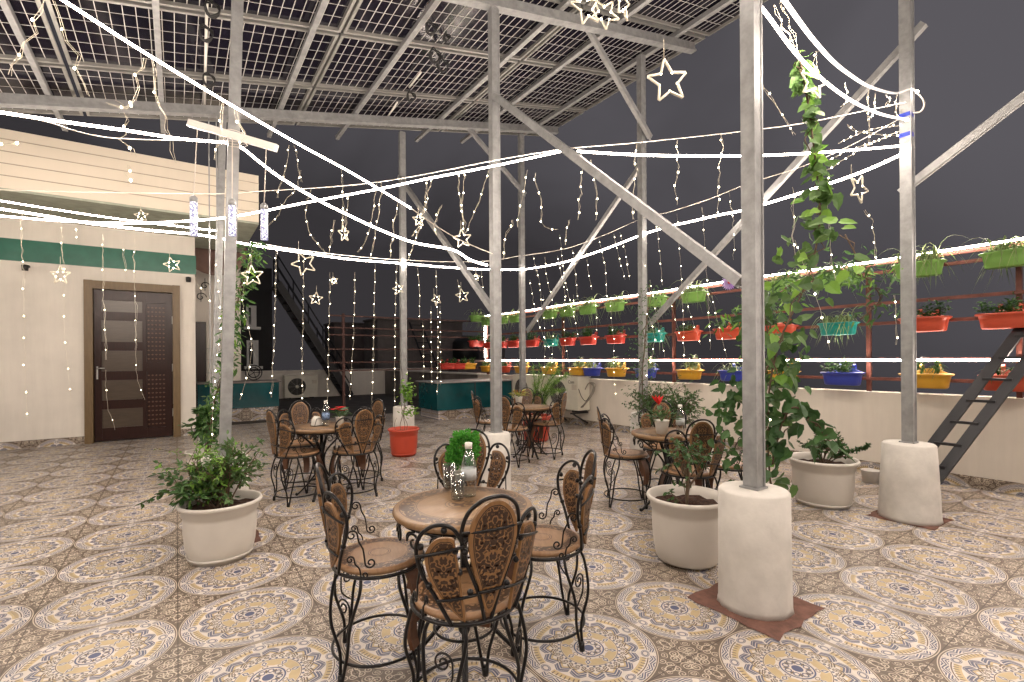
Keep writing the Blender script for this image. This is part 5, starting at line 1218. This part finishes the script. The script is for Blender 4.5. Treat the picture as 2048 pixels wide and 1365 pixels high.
# plank with three crystal lamps on the left post
p0, p1 = atD(378, 246, 3.2), atD(554, 297, 3.18); t = empty('lamp_plank', p0, 0, 'white plank tied across the left post holding three crystal lamps', 'plank')
MB().bar((0, 0, 0), p1-p0, .03, .045).build('plank', 'white', t)
pc = atD(462, 270, 3.30)-p0; m = MB()
for k in range(4): m.tube([pc+Vector((math.cos(a*PI/6)*.075+.03, math.sin(a*PI/6)*.075+.05, -.03+k*.018+.006*math.sin(a))) for a in range(12)], .0022, 4, True)
m.build('tie_wire', 'cable', t)
crys = None
for i, (px, y0, y1, lab) in enumerate(((388, 405, 472, 'left crystal lamp hanging from the plank'), (465, 412, 472, 'middle crystal lamp hanging in front of the left post'), (529, 420, 480, 'right crystal lamp hanging from the plank'))):
    Dd = 3.17; a_ = atD(px, y0, Dd); b_ = atD(px, y1, Dd); tp_ = atD((395, 465, 533)[i], (256, 276, 290)[i], Dd); Lh = a_.z-b_.z
    t = empty('crystal_lamp', b_, 0, lab, 'lamp', 'crystal lamps on the plank')
    m_, nt_, bs_ = (None, None, None)
    if crys is None:
        crys, nt_, bs_ = newmat('crystal_pattern', .2); v_ = coords(nt_); vo = nt_.nodes.new('ShaderNodeTexVoronoi'); vo.inputs['Scale'].default_value = 90; nt_.links.new(v_, vo.inputs['Vector'])
        bs_.inputs['Base Color'].default_value = (.25, .25, .3, 1); nt_.links.new(mixc(nt_, (.10, .10, .25), (1, .96, .92), N(nt_, vo.outputs['Distance']).lt(.50)), bs_.inputs['Emission Color']); bs_.inputs['Emission Strength'].default_value = 1.1
    MB().lathe([(.0001, 0), (.022, 0), (.022, Lh), (.0001, Lh)], 16).build('crystal_tube', crys, t)
    MB().lathe([(.023, Lh+.001), (.023, Lh+.03), (.008, Lh+.045), (.0001, Lh+.046)], 14).build('cap', 'galv', t)
    MB().tube([(0, 0, Lh+.04), tp_-b_], .003, 5).build('cord', 'cable', t)
# ================================================================ CONDENSERS
def condenser(loc, rz, label, text=None):
    t = empty('condenser_unit', loc, rz, label, 'air conditioner', 'outdoor air conditioner units'); Wd, Dp, Hh = .86, .32, .60
    m = MB(); c = .03
    m.prism([(-Wd/2, 0), (Wd/2, 0), (Wd/2, Dp-c), (Wd/2-c, Dp), (-Wd/2+c, Dp), (-Wd/2, Dp-c)], (0, 0, .04), (1, 0, 0), (0, 1, 0), (0, 0, Hh)); m.build('casing', 'acw', t)
    m = MB().box(-Wd/2-.006, -.006, Hh+.041, Wd/2+.006, Dp+.006, Hh+.055); m.build('lid', 'acw', t)
    cx_, cz, R_ = -.12, .34, .235
    MB().lathe([(.0001, 0), (R_, 0), (R_, .004), (.0001, .004)], 32).build('fan_opening', 'black', t, (cx_, -.006, cz)).rotation_euler = (PI/2, 0, 0)
    g_ = MB()
    for k in range(1, 9): g_.tube([(cx_+R_*k/8.5*math.cos(a*PI/16), -.016, cz+R_*k/8.5*math.sin(a*PI/16)) for a in range(32)], .0035, 4, True)
    for k in range(8): a = k*PI/4; g_.bar((cx_, -.02, cz), (cx_+R_*math.cos(a), -.02, cz+R_*math.sin(a)), .006, .006)
    g_.build('grille', plain('grey_wire_grille', (.30, .29, .26), .5) if 'gwg' not in M else M['gwg'], t)
    b_ = MB().lathe([(.0001, 0), (.045, 0), (.045, .01), (.0001, .014)], 16).build('fan_hub', 'acw', t, (cx_, -.02, cz)); b_.rotation_euler = (PI/2, 0, 0)
    f_ = MB()
    for x_ in (-.3, .3): f_.box(x_-.03, .0, 0, x_+.03, Dp, .038)
    f_.build('foot', 'dark', t)
    v_ = MB()
    for k in range(5): v_.box(Wd/2-.16, -.004, .42+k*.02, Wd/2-.03, -.0005, .428+k*.02)
    v_.build('vent', 'groove', t)
    if text:
        cu = bpy.data.curves.new('maker_mark', 'FONT'); cu.body = text; cu.size = .085; cu.extrude = .001; tx_ = bpy.data.objects.new('maker_mark', cu); COL.objects.link(tx_); tx_.parent = t; tx_.location = (.17, -.004, .53); tx_.rotation_euler = (PI/2, 0, 0); cu.materials.append(M['black'])
        dg = bpy.context.evaluated_depsgraph_get(); me = bpy.data.meshes.new_from_object(tx_.evaluated_get(dg)); o2 = bpy.data.objects.new('maker_mark', me); COL.objects.link(o2); o2.parent = t; o2.location = tx_.location; o2.rotation_euler = tx_.rotation_euler; bpy.data.objects.remove(tx_); o2.name = 'maker_mark'
    return t
M['gwg'] = plain('grey_wire_grille', (.30, .29, .26), .5)
a_, b_ = atB(574, 790, 17.1), atB(632, 748, 17.1)
condenser(((a_.x+b_.x)/2, 17.1, 0), 0, 'air conditioner unit standing at the foot of the dark stairs').scale = (1.18,)*3
condenser((6.0, 7.05, .28), -PI/2, 'air conditioner unit on the right wall nearest the viewer, with pipes at its end', 'Com')
condenser((6.0, 8.25, .28), -PI/2, 'air conditioner unit on the right wall beside the teal tank')
t = empty('refrigerant_pipes', (6.2, 6.6, .3), 0, 'tangled insulated pipes and wires beside the nearer wall air conditioner', 'pipes')
m = MB(); r = random.Random(4)
for k in range(6): m.tube(smooth_path([(-.12+r.uniform(-.03, .03), 0, .08), (-.02, -.08+r.uniform(-.04, .02), .25), (.06, -.14+r.uniform(-.05, .03), .45+r.uniform(-.04, .05)), (.05, -.02, .52), (-.02, .02, .40)], 5), .010, 6)
m.build('pipe', plain('grey_pipe_wrap', (.28, .25, .21), .7), t); MB().tube(smooth_path([(-.20, -.005, .42), (-.18, -.06, .28), (-.10, -.08, .2), (-.02, -.08, .26)], 6), .007, 6).build('wire', 'black', t)
t = empty('wall_bracket_shelf', (6.2, 7.6, .1), 0, 'steel brackets and white pipe under the wall air conditioners', 'brackets'); m = MB()
for y_ in (-.9, -.3, .35, .95): m.bar((-.3, y_, .17), (.12, y_, .17), .03, .03).bar((-.25, y_, .16), (.12, y_, -.04), .025, .025)
m.build('bracket', 'dark', t)
for o in list(bpy.data.objects):
    if o.type == 'MESH' and not o.data.polygons: bpy.data.objects.remove(o)
